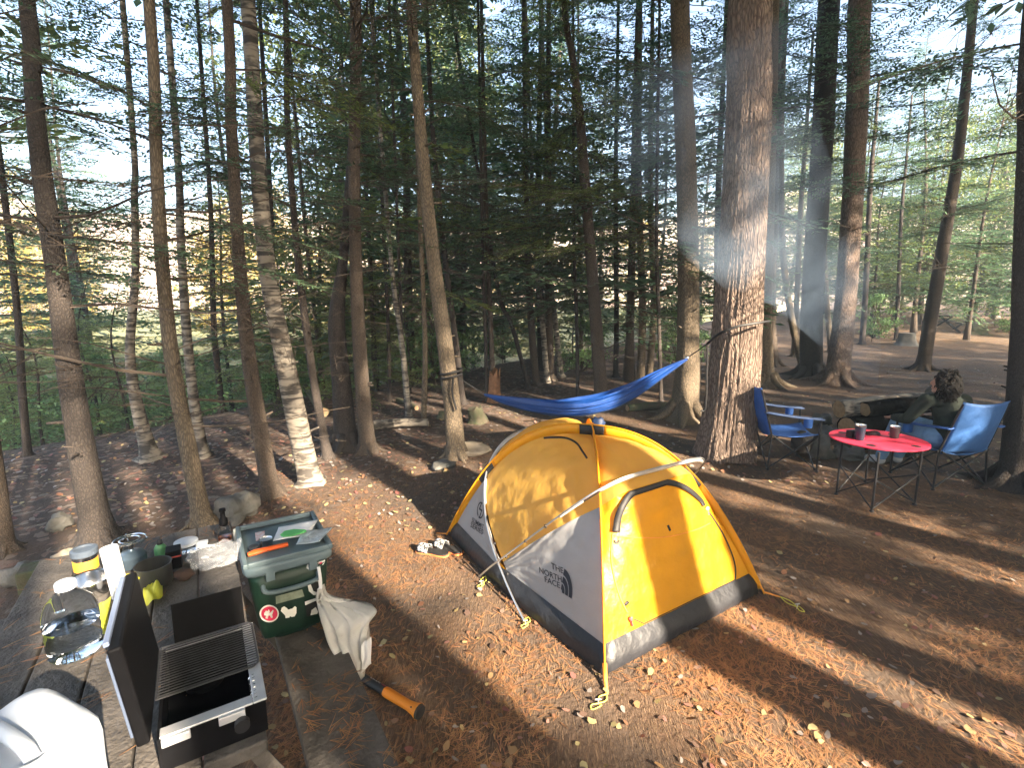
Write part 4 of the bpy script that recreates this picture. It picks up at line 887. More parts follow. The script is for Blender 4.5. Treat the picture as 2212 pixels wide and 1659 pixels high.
# scattered rocks, stumps, logs of the site
m_rtan = mat('tan_stone', (.24, .20, .15), .85, .3, 5, .6, 25); m_moss = mat('mossy_wood', (.06, .075, .035), .95, .4, 9, .6, 30, col2=(.09, .07, .05))  # tan stone is lighter and warmer than the grey one
rock(518, 1112, .21, .16, .12, 'grey boulder on the ground beyond the cooler', 11); rock(1010, 975, .25, .22, .07, 'flat tan rock right of the hammock tree', 12, m=m_rtan); rock(958, 1010, .14, .12, .05, 'small rock at the foot of the hammock tree', 13)
rock(130, 1140, .09, .08, .07, 'brown rock left of the near left trunk', 14); rock(60, 1255, .12, .1, .09, 'rock beside the wooden block at left edge', 15); rock(150, 1222, .10, .09, .07, 'pale rock behind the yellow labelled canister', 17, m=m_rtan)
p = G(103, 1262); cb_ = empty('wood_block', p, .5, 'dark cut wood block on ground left of the table', 'wood block'); mb = MB(); mb.box(p+Vector((0, 0, .07)), (.26, .16, .15), RZ(.55)); build('block', mb, m_moss, cb_, bevel=.01); mb = MB(); mb.box(p+Vector((.08, -.075, .08)), (.03, .025, .10), RZ(.55)); build('yellow_tag', mb, m_yp, cb_, bevel=.002)
def stump(u, v, r_, h_, lab, mtl, lean=(0, 0), broken=.3):
    p = G(u, v); r = empty('stump', p, 0, lab, 'stump'); T = p+Vector((lean[0], lean[1], h_)); mb = MB()
    mb.tube([p-Vector((0, 0, .05)), p+Vector((0, 0, .06)), p.lerp(T, .5), T], [r_*1.6, r_*1.15, r_, r_*.9], 16, fn=lambda t, th: 1+.12*math.sin(th*4+1)+.1*noise.noise((t*4, th, u)))
    if broken:
        n0 = len(mb.v)
        for k in range(16): x, y, z = mb.v[n0-16+k]; mb.v[n0-16+k] = (x, y, z+broken*h_*noise.noise((k*.7, u, 3)))
    build('trunk', mb, mtl, r, auto=60)
stump(1032, 912, .11, .22, 'mossy leaning tree stump between hammock and rock', m_moss, (-.05, 0)); stump(1067, 868, .10, .55, 'pale broken snag stump behind the left end of hammock', mat('broken_wood', (.28, .14, .07), .9, .4, 12, .6, 30), (.02, 0), .5)
stump(1957, 745, .3, .45, 'weathered grey stump far on the right clearing', m_rock, broken=.1); stump(2107, 722, .4, .45, 'dark stump at far right of the clearing', m_moss, broken=.1); stump(957, 905, .07, .12, 'short dark stump left of the strapped tree', m_moss)
log(G(800, 930)+Vector((0, 0, .07)), G(925, 922)+Vector((0, 0, .06)), .07, .06, m_birch, 'fallen pale birch log left of the strapped tree'); log(G(1355, 888)+Vector((0, 0, .05)), G(1440, 883)+Vector((0, 0, .05)), .06, .07, m_moss, 'short dark log on ground behind the hammock')
log(G(860, 870)+Vector((0, 0, .05)), G(900, 888)+Vector((0, 0, .05)), .05, .04, m_moss, 'thin fallen log beneath the thin trunks'); log(G(700, 905)+Vector((0, 0, .1)), WY(660, 835, 9)+Vector((0, 0, 0)), .08, .05, m_moss, 'broken leaning trunk piece in the left thicket', bend=0)
# distant picnic table
p = G(2064, 716); pf = empty('picnic_table', p, .2, 'dark picnic table far away under the trees', 'picnic table'); Mp = RZ(.2)
mb = MB(); mb.box(p+Vector((0, 0, .75)), (1.9, .8, .06), Mp); build('table_top', mb, m_dark, pf, smooth=False)
for s in (-1, 1):
    mb = MB(); mb.box(p+Mp@Vector((0, s*.8, .45)), (1.9, .28, .05), Mp); build('bench', mb, m_dark, pf, smooth=False)
    mb = MB(); mb.tube([p+Mp@Vector((s*.7, -.75, 0)), p+Mp@Vector((s*.7, .3, .75))], .05, 4); mb.tube([p+Mp@Vector((s*.7, .75, 0)), p+Mp@Vector((s*.7, -.3, .75))], .05, 4); build('leg_frame', mb, m_dark, pf, smooth=False)
# ------------------------------------------------------------------ ground
def ground_mat():
    m = bpy.data.materials.new('forest_floor'); m.use_nodes = True; nt = m.node_tree; b = nt.nodes['Principled BSDF']; b.inputs['Roughness'].default_value = .92
    tc = _n(nt, 'ShaderNodeTexCoord'); L = nt.links.new
    def noi(sc, det=4, vec=None, dist=0.):
        n = _n(nt, 'ShaderNodeTexNoise'); n.inputs['Scale'].default_value = sc; n.inputs['Detail'].default_value = det; n.inputs['Distortion'].default_value = dist
        L(vec or tc.outputs['Object'], n.inputs['Vector']); return n
    def rng(o, a, b_, c=0., d=1.):
        r = _n(nt, 'ShaderNodeMapRange'); r.inputs[1].default_value = a; r.inputs[2].default_value = b_; r.inputs[3].default_value = c; r.inputs[4].default_value = d; L(o, r.inputs[0]); return r.outputs[0]
    def mix(f, a, b_):
        x = _n(nt, 'ShaderNodeMix', data_type='RGBA'); L(f, x.inputs[0])
        for i, c in ((6, a), (7, b_)):
            if isinstance(c, tuple): x.inputs[i].default_value = (*c, 1)
            else: L(c, x.inputs[i])
        return x.outputs[2]
    big = noi(.9, 4); mid = noi(5, 5)
    col = mix(rng(mid.outputs[0], .35, .65), (.045, .034, .027), (.085, .064, .048))
    # needle streaks: stretched noise in several directions
    hs = []
    for k, (ang, sc) in enumerate(((.3, 150), (1.4, 170), (2.4, 130))):
        mp = _n(nt, 'ShaderNodeMapping'); mp.inputs['Rotation'].default_value = (0, 0, ang); mp.inputs['Scale'].default_value = (1, .09, 1); L(tc.outputs['Object'], mp.inputs[0])
        hs.append(noi(sc, 2, mp.outputs[0], .6).outputs[0])
    mm = _n(nt, 'ShaderNodeMath', operation='MAXIMUM'); L(hs[0], mm.inputs[0]); L(hs[1], mm.inputs[1]); m3 = _n(nt, 'ShaderNodeMath', operation='MAXIMUM'); L(mm.outputs[0], m3.inputs[0]); L(hs[2], m3.inputs[1])
    nd = rng(m3.outputs[0], .56, .68)
    cover = rng(noi(1.6, 5, dist=.5).outputs[0], .38, .60, .25, 1.)
    mu = _n(nt, 'ShaderNodeMath', operation='MULTIPLY'); L(nd, mu.inputs[0]); L(cover, mu.inputs[1])
    base2 = mix(cover, col, (.11, .064, .038))
    col = mix(mu.outputs[0], base2, (.22, .14, .08))
    # leaf litter speckle
    vo = _n(nt, 'ShaderNodeTexVoronoi'); vo.inputs['Scale'].default_value = 17; L(tc.outputs['Object'], vo.inputs['Vector'])
    sepc = _n(nt, 'ShaderNodeSeparateColor'); L(vo.outputs['Color'], sepc.inputs[0])
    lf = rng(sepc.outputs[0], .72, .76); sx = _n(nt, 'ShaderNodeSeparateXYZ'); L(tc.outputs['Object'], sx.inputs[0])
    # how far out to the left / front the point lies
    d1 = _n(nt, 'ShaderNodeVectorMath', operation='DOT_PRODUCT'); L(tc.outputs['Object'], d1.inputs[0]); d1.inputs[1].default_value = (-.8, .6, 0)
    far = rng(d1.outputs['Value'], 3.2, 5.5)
    m4 = _n(nt, 'ShaderNodeMath', operation='MULTIPLY'); L(lf, m4.inputs[0]); L(far, m4.inputs[1])
    litter = mix(sepc.outputs[1], (.16, .075, .05), (.20, .17, .14))
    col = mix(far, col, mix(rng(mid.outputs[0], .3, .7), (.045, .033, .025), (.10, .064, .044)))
    col = mix(m4.outputs[0], col, litter)
    marsh = rng(d1.outputs['Value'], 13, 20); col = mix(marsh, col, mix(big.outputs[0], (.12, .15, .05), (.25, .22, .09)))
    L(col, b.inputs['Base Color'])
    ad = _n(nt, 'ShaderNodeMath', operation='ADD'); L(mu.outputs[0], ad.inputs[0]); L(noi(30, 5).outputs[0], ad.inputs[1])
    bp = _n(nt, 'ShaderNodeBump'); bp.inputs['Strength'].default_value = .8; bp.inputs['Distance'].default_value = .02; L(ad.outputs[0], bp.inputs['Height']); L(bp.outputs[0], b.inputs['Normal'])
    return m
NR, NA = 190, 260; V = [(0, 0, gz(0, 0))]; rr = [.25*(1.042**i) for i in range(NR)]
for r_ in rr:
    for k in range(NA):
        a = 2*math.pi*k/NA; x, y = r_*math.cos(a), r_*math.sin(a); V.append((x, y, gz(x, y)))
mb = MB(); mb.v = V; mb.f = [(0, 1+k, 1+(k+1) % NA) for k in range(NA)]+[(1+i*NA+k, 1+(i+1)*NA+k, 1+(i+1)*NA+(k+1) % NA, 1+i*NA+(k+1) % NA) for i in range(NR-1) for k in range(NA)]
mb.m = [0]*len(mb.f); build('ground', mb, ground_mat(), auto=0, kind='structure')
# hills far left
m_hill = mat('autumn_hill', (.62, .50, .32), .9, .3, .12, .0, col2=(.52, .36, .30), contrast=2, detail=9)
rows = []
for i in range(90):
    a = R(-20+160*i/89); row = []
    for j in range(16):
        t = j/15; d = 130+170*t; x, y = d*math.cos(a+0.3), d*math.sin(a+.3)
        h = (44+14*noise.noise((x*.012, y*.012, 3)))*math.sin(math.pi*.5*t)+2.5*noise.noise((x*.06, y*.06, 1)); row.append(Vector((x, y, h-4)))
    rows.append(row)
mb = MB(); mb.grid(rows); build('hills', mb, m_hill, auto=0, kind='structure')

# ------------------------------------------------------------------ litter
rng = np.random.default_rng(5)
def leafmat(name, cols):
    m = bpy.data.materials.new(name); m.use_nodes = True; nt = m.node_tree; b = nt.nodes['Principled BSDF']; b.inputs['Roughness'].default_value = .6
    ge = _n(nt, 'ShaderNodeNewGeometry'); cr = _n(nt, 'ShaderNodeValToRGB'); cr.color_ramp.interpolation = 'CONSTANT'; el = cr.color_ramp.elements
    while len(el) < len(cols): el.new(.5)
    for i, c in enumerate(cols): el[i].position = i/len(cols); el[i].color = (*c, 1)
    nt.links.new(ge.outputs['Random Per Island'], cr.inputs[0]); nt.links.new(cr.outputs[0], b.inputs['Base Color']); return m
m_fl = leafmat('fallen_leaf', [(.22, .13, .06), (.30, .25, .12), (.17, .08, .045), (.26, .13, .10), (.19, .165, .15), (.15, .055, .045), (.30, .22, .10), (.11, .065, .045), (.24, .21, .19), (.13, .08, .06)])
P = []
for k in range(5800):
    if k < 850: u, v = rng.uniform(300, 2300), rng.uniform(960, 1700); s = .68
    elif k < 2500: u, v = rng.uniform(0, 1150), rng.uniform(880, 1150); s = .75
    else: u, v = rng.uniform(-100, 2300), 790+rng.uniform(0, 1)**1.4*260; s = .9
    p = G(u, v); P.append((p.x, p.y, p.z+.008, s))
P = np.array(P); n = len(P); K8 = 7
ang = rng.uniform(0, 6.28, n)[:, None]+np.linspace(0, 2*np.pi, K8, endpoint=False)[None]
sz = (rng.uniform(.018, .036, n)*P[:, 3])[:, None]*rng.uniform(.55, 1.15, (n, K8))
asp = rng.uniform(.5, 1, n)[:, None]; th = rng.uniform(0, 6.28, n)[:, None]
x = np.cos(ang)*sz; y = np.sin(ang)*sz*asp; X = P[:, :1]+x*np.cos(th)-y*np.sin(th); Y = P[:, 1:2]+x*np.sin(th)+y*np.cos(th)
t1, t2 = rng.uniform(-.45, .45, (2, n))[:, :, None]; Zz = P[:, 2:3]+x*t1+y*t2+.5*sz*rng.uniform(0, .5, (n, 1))+np.abs(t1)*.01
V = np.stack([X, Y, Zz], -1).reshape(-1, 3); F_ = np.arange(n*K8).reshape(n, K8)
o = bpy.data.objects.new('fallen_leaves', npmesh('fallen_leaves', V, F_, m_fl)); C.objects.link(o); setp(o, 'dry yellow brown and pink leaves scattered over the forest floor', 'fallen leaves', kind='stuff')
# pine needles
m_nd = mat('pine_needle', (.30, .15, .065), .7, .4, 3, island=.35)
NN = 54000; c0 = []
while len(c0) < NN//3:
    u, v = rng.uniform(560, 2300), rng.uniform(900, 1720); p = Wz(u, v, 0)
    if noise.noise((p.x*1.3, p.y*1.3, 8))+.25 < rng.uniform(-.2, .5): continue
    c0.append((p.x, p.y, gz(p.x, p.y)))
def needles(c0, L0, wd, lift=.006):
    c0 = np.repeat(np.array(c0), 3, 0); n = len(c0); flow = np.array([noise.noise((a*.9, b_*.9, 4))*3 for a, b_, _ in c0[::3]]).repeat(3); th = np.repeat(rng.uniform(0, 6.28, n//3)*.45, 3)+flow+rng.normal(0, .16, n)
    L = rng.uniform(.6, 1., n)*L0; d = np.stack([np.cos(th), np.sin(th), rng.uniform(-.05, .16, n)], -1); s = np.stack([-np.sin(th), np.cos(th), np.zeros(n)], -1)*wd/2
    a = c0+np.array([0, 0, lift]); bnd = s*rng.uniform(-4, 4, (n, 1)); m_ = a+d*L[:, None]*.5+bnd; e = a+d*L[:, None]
    V = np.stack([a-s, a+s, m_+s, m_-s, e+s*.5, e-s*.5], 1).reshape(-1, 3); i = np.arange(n)[:, None]*6
    return V, np.concatenate([i+np.array([[0, 1, 2, 3]]), i+np.array([[3, 2, 4, 5]])])
V, F_ = needles(c0, .07, .0016)
o = bpy.data.objects.new('pine_needles', npmesh('pine_needles', V, F_, m_nd)); C.objects.link(o); setp(o, 'rust brown pine needles lying over the bare ground', 'pine needles', kind='stuff')
c1 = []
for cx, cy, sg, k in ((1.2, .235, .5, 250), (.45, .235, .25, 40)):
    for _ in range(k):
        a, b = rng.normal(cx, sg*.55), rng.uniform(.12, .35)
        if noise.noise((a*5, b*9, 3)) > -.05 and .5 < a < 1.85: p = TT(a, b, .414); c1.append(tuple(p))
for _ in range(260):
    a, b = rng.uniform(.0, 1.5), rng.uniform(-.73, -.02)
    if noise.noise((a*5, b*5, 6)) > .02: p = TT(a, b, .752); c1.append(tuple(p))
V, F_ = needles(c1, .07, .0016, .0015)
o = bpy.data.objects.new('table_needles', npmesh('table_needles', V, F_, m_nd)); C.objects.link(o); setp(o, 'rust brown pine needles strewn on the table and bench boards', 'pine needles', kind='stuff')

# ------------------------------------------------------------------ foliage generators (numpy)
m_con = mat('conifer_leaf', (.105, .18, .095), .5, .2, 2, island=.55, trans=.45)
m_con2 = mat('conifer_leaf_light', (.17, .23, .07), .55, .2, 2, island=.5, trans=.4)  # yellower leaf copy; paints sunlight on the bent tree and past the clearing
m_brd = mat('autumn_green_leaf', (.15, .19, .05), .5, .2, 2, island=.45, trans=.4); m_yl = mat('yellow_leaf', (.40, .30, .05), .5, .2, 2, island=.4, trans=.4)
m_und = mat('undergrowth_leaf', (.17, .28, .11), .5, .25, 1, island=.55, trans=.45)
m_twig = mat('dry_twig', (.085, .065, .05), .9, .3, 8)
def leafq(a, d, s, L, W_):
    """diamond leaves: base a, direction d, side s"""
    m_ = a+d*(L*.45)[:, None]; return np.stack([a, m_+s*(W_/2)[:, None], a+d*L[:, None], m_-s*(W_/2)[:, None]], 1)
def spray(L, rg, ls, lw, step, tstep, dens=.9, twl=.4, droop=.18):
    A = []; D = []; Sd = []; tw = []
    x = .12*L
    yw = rg.normal(0, .03)
    while x < L:
        f = x/L
        for sd in (-1, 1):
            tl = twl*L*(.25+.75*math.sin(math.pi*min(1, .12+f*.85))**1.)*rg.uniform(.6, 1.15)
            if rg.random() > .93: continue
            az = sd*rg.uniform(.75, 1.15)*(1-.35*f); dr = np.array([math.cos(az), math.sin(az), rg.uniform(-.22, .05)]); p0 = np.array([x, yw*math.sin(f*5)*L, -droop*x*x/L])
            nn = max(2, int(tl/step)); t = (np.arange(nn)+rg.random())/nn*tl
            pts = p0+dr*t[:, None]+np.array([0, 0, -1])*(t**2*.25)[:, None]; alt = np.where(np.arange(nn) % 2 == 0, 1, -1)
            for sgn in (1, -1):
                keep = rg.random(nn) < dens; k = keep.sum()
                if not k: continue
                aa = az+sgn*rg.uniform(.5, .95, k); d = np.stack([np.cos(aa), np.sin(aa), rg.uniform(-.35, .15, k)], -1); d /= np.linalg.norm(d, axis=1)[:, None]
                A.append(pts[keep]); D.append(d); s = np.stack([-np.sin(aa), np.cos(aa), rg.normal(0, .35, k)], -1); Sd.append(s/np.linalg.norm(s, axis=1)[:, None])
            tw.append((p0, p0+dr*tl+np.array([0, 0, -.25*tl*tl])))
        x += tstep*rg.uniform(.8, 1.2)
    A = np.concatenate(A); D = np.concatenate(D); Sd = np.concatenate(Sd); n = len(A)
    lv = leafq(A, D, Sd, ls*rg.uniform(.7, 1.2, n), lw*rg.uniform(.8, 1.2, n))
    P = [np.array([L*t, yw*math.sin(t*5)*L, -droop*L*t*t]) for t in np.linspace(0, 1, 6)]; wd = []
    r0 = .006*L+.002
    for i in range(5):
        a, b = P[i], P[i+1]; ra, rb = r0*(1-i/5.2), r0*(1-(i+1)/5.2)
        for s in (np.array([0, 1, 0]), np.array([0, 0, 1])): wd.append([a-s*ra, a+s*ra, b+s*rb, b-s*rb])
    for a, b in tw: s = np.array([0, 0, .003]); s2 = np.array([.0025, -.0025, 0]); wd.append([a-s, a+s, b+s*.3, b-s*.3]); wd.append([a-s2, a+s2, b+s2*.3, b-s2*.3])
    return lv, np.array(wd)
def bare(L, rg):
    ph = rg.uniform(0, 6, 2); P = [np.array([L*t, .07*L*math.sin(t*5+ph[0])-.07*L*math.sin(ph[0]), .10*L*math.sin(t*3+ph[1])-.10*L*math.sin(ph[1])]) for t in np.linspace(0, 1, 6)]; wd = []
    def seg_(a, b, ra, rb):
        d = b-a; s = np.cross(d, [0, 0, 1.]); s /= np.linalg.norm(s)+1e-9; u_ = np.cross(s, d); u_ /= np.linalg.norm(u_)+1e-9
        for q in (s, u_): wd.append([a-q*ra, a+q*ra, b+q*rb, b-q*rb])
    for i in range(5): seg_(P[i], P[i+1], .006*L*(1-i/5.5)+.0015, .006*L*(1-(i+1)/5.5)+.0015)
    for k in range(int(14*L)):
        t = rg.uniform(.2, 1); a = P[0]*(1-t)+np.array([L*t, 0, -.1*L*t*t]); sd = rg.choice([-1, 1]); az = sd*rg.uniform(.5, 1.2); l2 = rg.uniform(.12, .45)*L*(1.1-t)
        b = a+np.array([math.cos(az), math.sin(az), rg.uniform(-.4, .3)])*l2; seg_(a, b, .003, .0015)
        for q in range(2): c = a+(b-a)*rg.uniform(.3, .9); seg_(c, c+rg.normal(0, 1, 3)*[.4, .4, .3]*l2*.4, .002, .001)
    return np.zeros((0, 4, 3)), np.array(wd)
rg = np.random.default_rng(11)
SP_NEAR = [spray(L, rg, .062, .019, .036, .075) for L in (1.0, 1.35, 1.7, 1.5)]
SP_MID = [spray(L, rg, .10, .034, .065, .12) for L in (1.3, 1.7, 2.0)]
SP_FAR = [spray(L, rg, .17, .065, .12, .22) for L in (1.5, 2.0, 2.4)]
SP_BARE = [bare(L, rg) for L in (.7, 1., 1.3, 1.6)]
def place(tpls, items, rg):
    """items: (pos, azimuth, pitch, roll, scale, list) -> leaf quads, wood quads"""
    LV, WD = [], []
    for pos, az, pi_, rl, sc, lst in items:
        lv, wd = lst[rg.integers(len(lst))]
        M = (Matrix.Rotation(az, 3, 'Z') @ Matrix.Rotation(-pi_, 3, 'Y') @ Matrix.Rotation(rl, 3, 'X')); M = np.array(M)*sc
        if len(lv): LV.append(lv@M.T+np.array(pos))
        WD.append(wd@M.T+np.array(pos))
    return (np.concatenate(LV) if LV else np.zeros((0, 4, 3))), np.concatenate(WD)
def crown_mesh(name, items, rg, leaf, twig=None):
    lv, wd = place(None, items, rg); Q = np.concatenate([lv, wd]); n = len(Q)
    return npmesh(name, Q.reshape(-1, 3), np.arange(n*4).reshape(n, 4), [leaf, twig or m_twig], np.r_[np.zeros(len(lv)), np.ones(len(wd))])
def conifer_items(rad, z0, z1, nb, Lm, lst, rg, pos=lambda z: (0, 0), zb=None, nbare=0, top=.15, azr=None):
    it = []
    for i in range(nb):
        t = (i+rg.random())/nb; z = z0+(z1-z0)*t**1.0; L = Lm*(1-(1-top)*t**1.4)*rg.uniform(.6, 1.1); x, y = pos(z); az = i*2.4+rg.normal(0, .4) if azr is None else rg.uniform(*azr)
        it.append(((x, y, z), az, rg.uniform(-.12, .22)+.35*t, rg.normal(0, .25), L/1.6, lst))
    for i in range(nbare):
        z = zb+(z0+ (z1-z0)*.3-zb)*rg.random(); x, y = pos(z); it.append(((x, y, z), rg.uniform(0, 6.28), rg.uniform(-.2, .15), rg.normal(0, .5), rg.uniform(.6, 1.25), SP_BARE))
    return it
def broad_mesh(name, H, z0, Rr, ncl, nl, ls, leaf, rg, flat=.8):
    LV = []; wd = []
    for i in range(ncl):
        t = rg.random(); z = z0+(H-z0)*t; r_ = Rr*math.sin(math.pi*min(1, .18+.8*t))*math.sqrt(rg.random()); a = rg.uniform(0, 6.28); c = np.array([r_*math.cos(a), r_*math.sin(a), z]); n = int(nl*rg.uniform(.5, 1.4)); s = rg.uniform(.3, .6)*Rr*.35
        p = c+rg.normal(0, 1, (n, 3))*[s, s, s*.45]; d = rg.normal(0, 1, (n, 3)); d /= np.linalg.norm(d, axis=1)[:, None]; sd = np.cross(d, rg.normal(0, 1, (n, 3))); sd /= np.linalg.norm(sd, axis=1)[:, None]
        LV.append(leafq(p, d, sd, ls*rg.uniform(.7, 1.2, n), ls*.6*rg.uniform(.7, 1.2, n)))
        b = np.array([0, 0, max(z0*.8, z-.5*r_-.4)]); q = np.array([-math.sin(a), math.cos(a), 0])*.02; u_ = np.array([0, 0, .02]); wd += [[b-q, b+q, c+q*.3, c-q*.3], [b-u_, b+u_, c+u_*.3, c-u_*.3]]
    lv = np.concatenate(LV); Q = np.concatenate([lv, np.array(wd)]); n = len(Q)
    return npmesh(name, Q.reshape(-1, 3), np.arange(n*4).reshape(n, 4), [leaf, m_twig], np.r_[np.zeros(len(lv)), np.ones(len(wd))])
# ------------------------------------------------------------------ trees
b_pine = bark('pine_bark', (.24, .175, .135), (.10, .07, .055), 1., .22, 45, .8)
b_spr = bark('spruce_bark', (.10, .074, .054), (.045, .034, .026), .5, .5, 75, .6)
b_tan = bark('hemlock_bark', (.17, .13, .086), (.075, .058, .04), .5, .28, 60, .6)
b_drk = bark('dark_bark', (.06, .047, .039), (.028, .022, .019), .5, .45, 70, .6)
b_bir = birch_mat('birch_trunk_bark')
def trunk_path(px, Ht, dY=0.):
    b = G(px[0][0], px[0][1]); pts = [b]; rad = []
    H_ = EYE
    for i, (u, v, w_) in enumerate(px):
        if i: 
            Y = b.y+dY*i/(len(px)-1); pts.append(WY(u, v, Y))
        p = pts[-1]; f = p.y*cp-(p.z-EYE)*sp; rad.append(w_/2/FPX*f)
    d = (pts[-1]-pts[-2]).normalized(); d = (d+Vector((0, 0, 1.2))).normalized()
    z = pts[-1].z
    if z < Ht:
        for k in (.5, 1.): q = pts[-1]+d*((Ht-z)*.5/d.z); pts.append(q); rad.append(rad[-1]*.72)
    return pts, rad
def furrow(th, z, seed, fr=9.):
    # ridged bark: tall narrow plates
    a = noise.noise((math.cos(th)*fr, math.sin(th)*fr, z*1.5+seed)); b = noise.noise((math.cos(th)*fr*2.1, math.sin(th)*fr*2.1, z*3.4+seed))
    return 1-1.6*min(1, abs(a)*2.2+abs(b)*.5)
def tree(px, bk, label, cat='tree', Ht=13., flare=1.5, crown=None, n=14, name='spruce_tree', dY=0., rough=.06, group=None, ridge=0.):
    """crown: dict(z0,z1,nb,L,lst,leaf,zb,nbare)"""
    pts, rad = trunk_path(px, Ht, dY); base = pts[0].copy()
    t = empty(name, base, 0, label, cat, group)
    nseg = 30 if not ridge else 260; P = spl(pts, nseg); Rr = lerpl(rad, nseg)
    P2 = [base-Vector((0, 0, .12)), base+Vector((0, 0, .02)), base+(P[1]-base)*.35]+P[1:]; r0 = Rr[0]
    R2 = [r0*flare*1.25, r0*flare, r0*(1+(flare-1)*.35)]+Rr[1:]
    sd = px[0][0]*.1; mb = MB()
    if ridge:
        n = 150; NP = len(P2); f0 = [(P2[i]-base).z for i in range(NP)]
        fl = [1+(flare-1)*math.exp(-max(0, z)/.30) for z in f0]; Rb = [float(np.interp(z, [ (q-base).z for q in P], Rr)) for z in f0]
        mb.tube(P2, Rb, n, fn=lambda t_, th: (1+(flare-1)*math.exp(-max(0, f0[round(t_*(NP-1))])/.28)*(1+.35*math.sin(th*5+sd)))-ridge*(.5-.5*furrow(th, f0[round(t_*(NP-1))], sd))+.03*math.sin(th*3+sd)+.03*noise.noise((math.cos(th)*2, math.sin(th)*2, t_*9)))
    else: mb.tube(P2, R2, n, fn=lambda t_, th: 1+rough*math.sin(th*3+sd)+rough*noise.noise((math.cos(th)*1.5, math.sin(th)*1.5+sd, t_*14))+(.22*max(0, math.sin(th*4+sd)) if t_ < .05 else 0))
    for k in range(6):
        a = sd+k*1.05; q = base+Vector((math.cos(a), math.sin(a), 0))*r0*flare*2.0; q.z = gz(q.x, q.y)-.02
        if bk is not b_bir and not ridge: mb.tube(spl([base+Vector((0, 0, r0*1.2))+Vector((math.cos(a), math.sin(a), 0))*r0*.6, base.lerp(q, .5)+Vector((0, 0, r0*.35)), q], 6), lerpl([r0*.45, r0*.3, r0*.08], 6), 7)
    g_ = random.Random(int(px[0][0]))
    for k in range(9 if r0 > .05 else 4):
        i_ = g_.randrange(3, 20); i_ = min(int(i_*len(P)/30), len(P)-2); a = g_.uniform(0, 6.28); d_ = Vector((math.cos(a), math.sin(a), g_.uniform(-.1, .5))); q = P[i_]; rr_ = lerpl(rad, len(P))[i_]
        mb.tube([q+d_*rr_*.7, q+d_*(rr_+g_.uniform(.03, .10))], [min(.016, rr_*.25), min(.009, rr_*.15)], 6)
    build('trunk', mb, bk, t, auto=0)
    if crown:
        rg = np.random.default_rng(int(abs(px[0][0]*7+px[0][1]))); zs = [p.z for p in pts]; xs = [p.x for p in pts]; ys = [p.y for p in pts]
        pos = lambda z: (float(np.interp(z, zs, xs))-base.x, float(np.interp(z, zs, ys))-base.y)
        c = dict(z0=1.8, z1=Ht, nb=40, L=1.6, lst=SP_NEAR, leaf=m_con, zb=1., nbare=14, azr=None); c.update(crown); ex = c.pop('extra', [])
        it = conifer_items(0, c['z0'], c['z1'], c['nb'], c['L'], c['lst'], rg, pos, c['zb'], c['nbare'], azr=c['azr'])
        it = [((x, y, z-base.z), a, b, q, s, l) for (x, y, z), a, b, q, s, l in it]
        it += [((*pos(z), z-base.z), a, b, 0, s, SP_NEAR) for z, a, b, s in ex]
        if Ht > 9.6:  # extra crown above the frame, added to block sky light
            up = conifer_items(0, max(6.6, c['z0']+1), Ht+3, 42 if base.y < 7.2 else 3, 3.0 if base.y < 7.2 else 1.6, SP_FAR, rg, pos); it += [((x, y, z-base.z), a, b, q, s, l) for (x, y, z), a, b, q, s, l in up]
        me = crown_mesh('crown', it, rg, c['leaf']); o = bpy.data.objects.new('crown', me); C.objects.link(o); o.parent = t
    return t
X = lambda **k: k
tree([(215, 1172, 58), (165, 900, 46), (118, 560, 38), (85, 330, 34), (66, 120, 30), (58, 0, 30)], b_drk, 'tall dark spruce standing just behind the far end of the picnic table', crown=X(z0=2.2, nb=32, L=1.5, zb=.9, nbare=16))
tree([(438, 1128, 36), (405, 960, 33), (372, 780, 29), (350, 560, 26), (336, 300, 24), (322, 0, 22)], b_tan, 'slim dappled tree right behind the black bottle on the table', crown=X(z0=2.2, nb=28, L=1.4, zb=.8, nbare=22))
tree([(585, 1068, 38), (556, 900, 33), (530, 720, 28), (512, 500, 25), (498, 250, 23), (490, 0, 22)], b_spr, 'straight brown spruce behind the cooler with sunlit lower trunk', crown=X(z0=2.4, nb=28, L=1.5, zb=.9, nbare=22))
tree([(672, 1042, 46), (640, 900, 44), (608, 740, 38), (578, 580, 34), (556, 330, 32), (536, 0, 30)], b_bir, 'thick leaning birch with peeling black and white bark', name='birch_tree', flare=1.35, crown=X(z0=3.4, nb=16, L=1.3, zb=2, nbare=8, leaf=m_con2))
tree([(325, 990, 34), (296, 880, 24), (280, 760, 18), (292, 600, 15), (290, 420, 14), (284, 250, 12)], b_bir, 'thin crooked birch bending left above a sunlit mound', name='birch_tree', flare=1.6, crown=X(z0=3, nb=12, L=1.2, lst=SP_MID, nbare=6))
tree([(438, 985, 26), (418, 860, 20), (402, 700, 18), (390, 500, 16), (380, 280, 14)], b_bir, 'pale birch half hidden behind the slim dappled tree', name='birch_tree', crown=X(z0=3.2, nb=14, L=1.2, lst=SP_MID, nbare=6))
tree([(708, 990, 20), (680, 840, 17), (655, 660, 16), (636, 480, 14), (620, 250, 12), (616, 0, 12)], b_drk, 'thin dark tree immediately right of the leaning birch', crown=X(z0=2.5, nb=22, L=1.3, nbare=14))
tree([(748, 965, 50), (740, 840, 40), (728, 700, 36), (742, 560, 20), (760, 330, 18), (770, 100, 18)], b_drk, 'thick mossy forked tree with dark trunk left of the reddish one', name='forked_tree', flare=1.5, crown=X(z0=3, nb=20, L=1.6, nbare=10))
tree([(795, 975, 34), (780, 800, 30), (770, 600, 26), (765, 350, 25), (768, 0, 24)], b_spr, 'reddish brown straight spruce with flared foot beside the forked tree', crown=X(z0=2.2, nb=34, L=1.7, nbare=16))
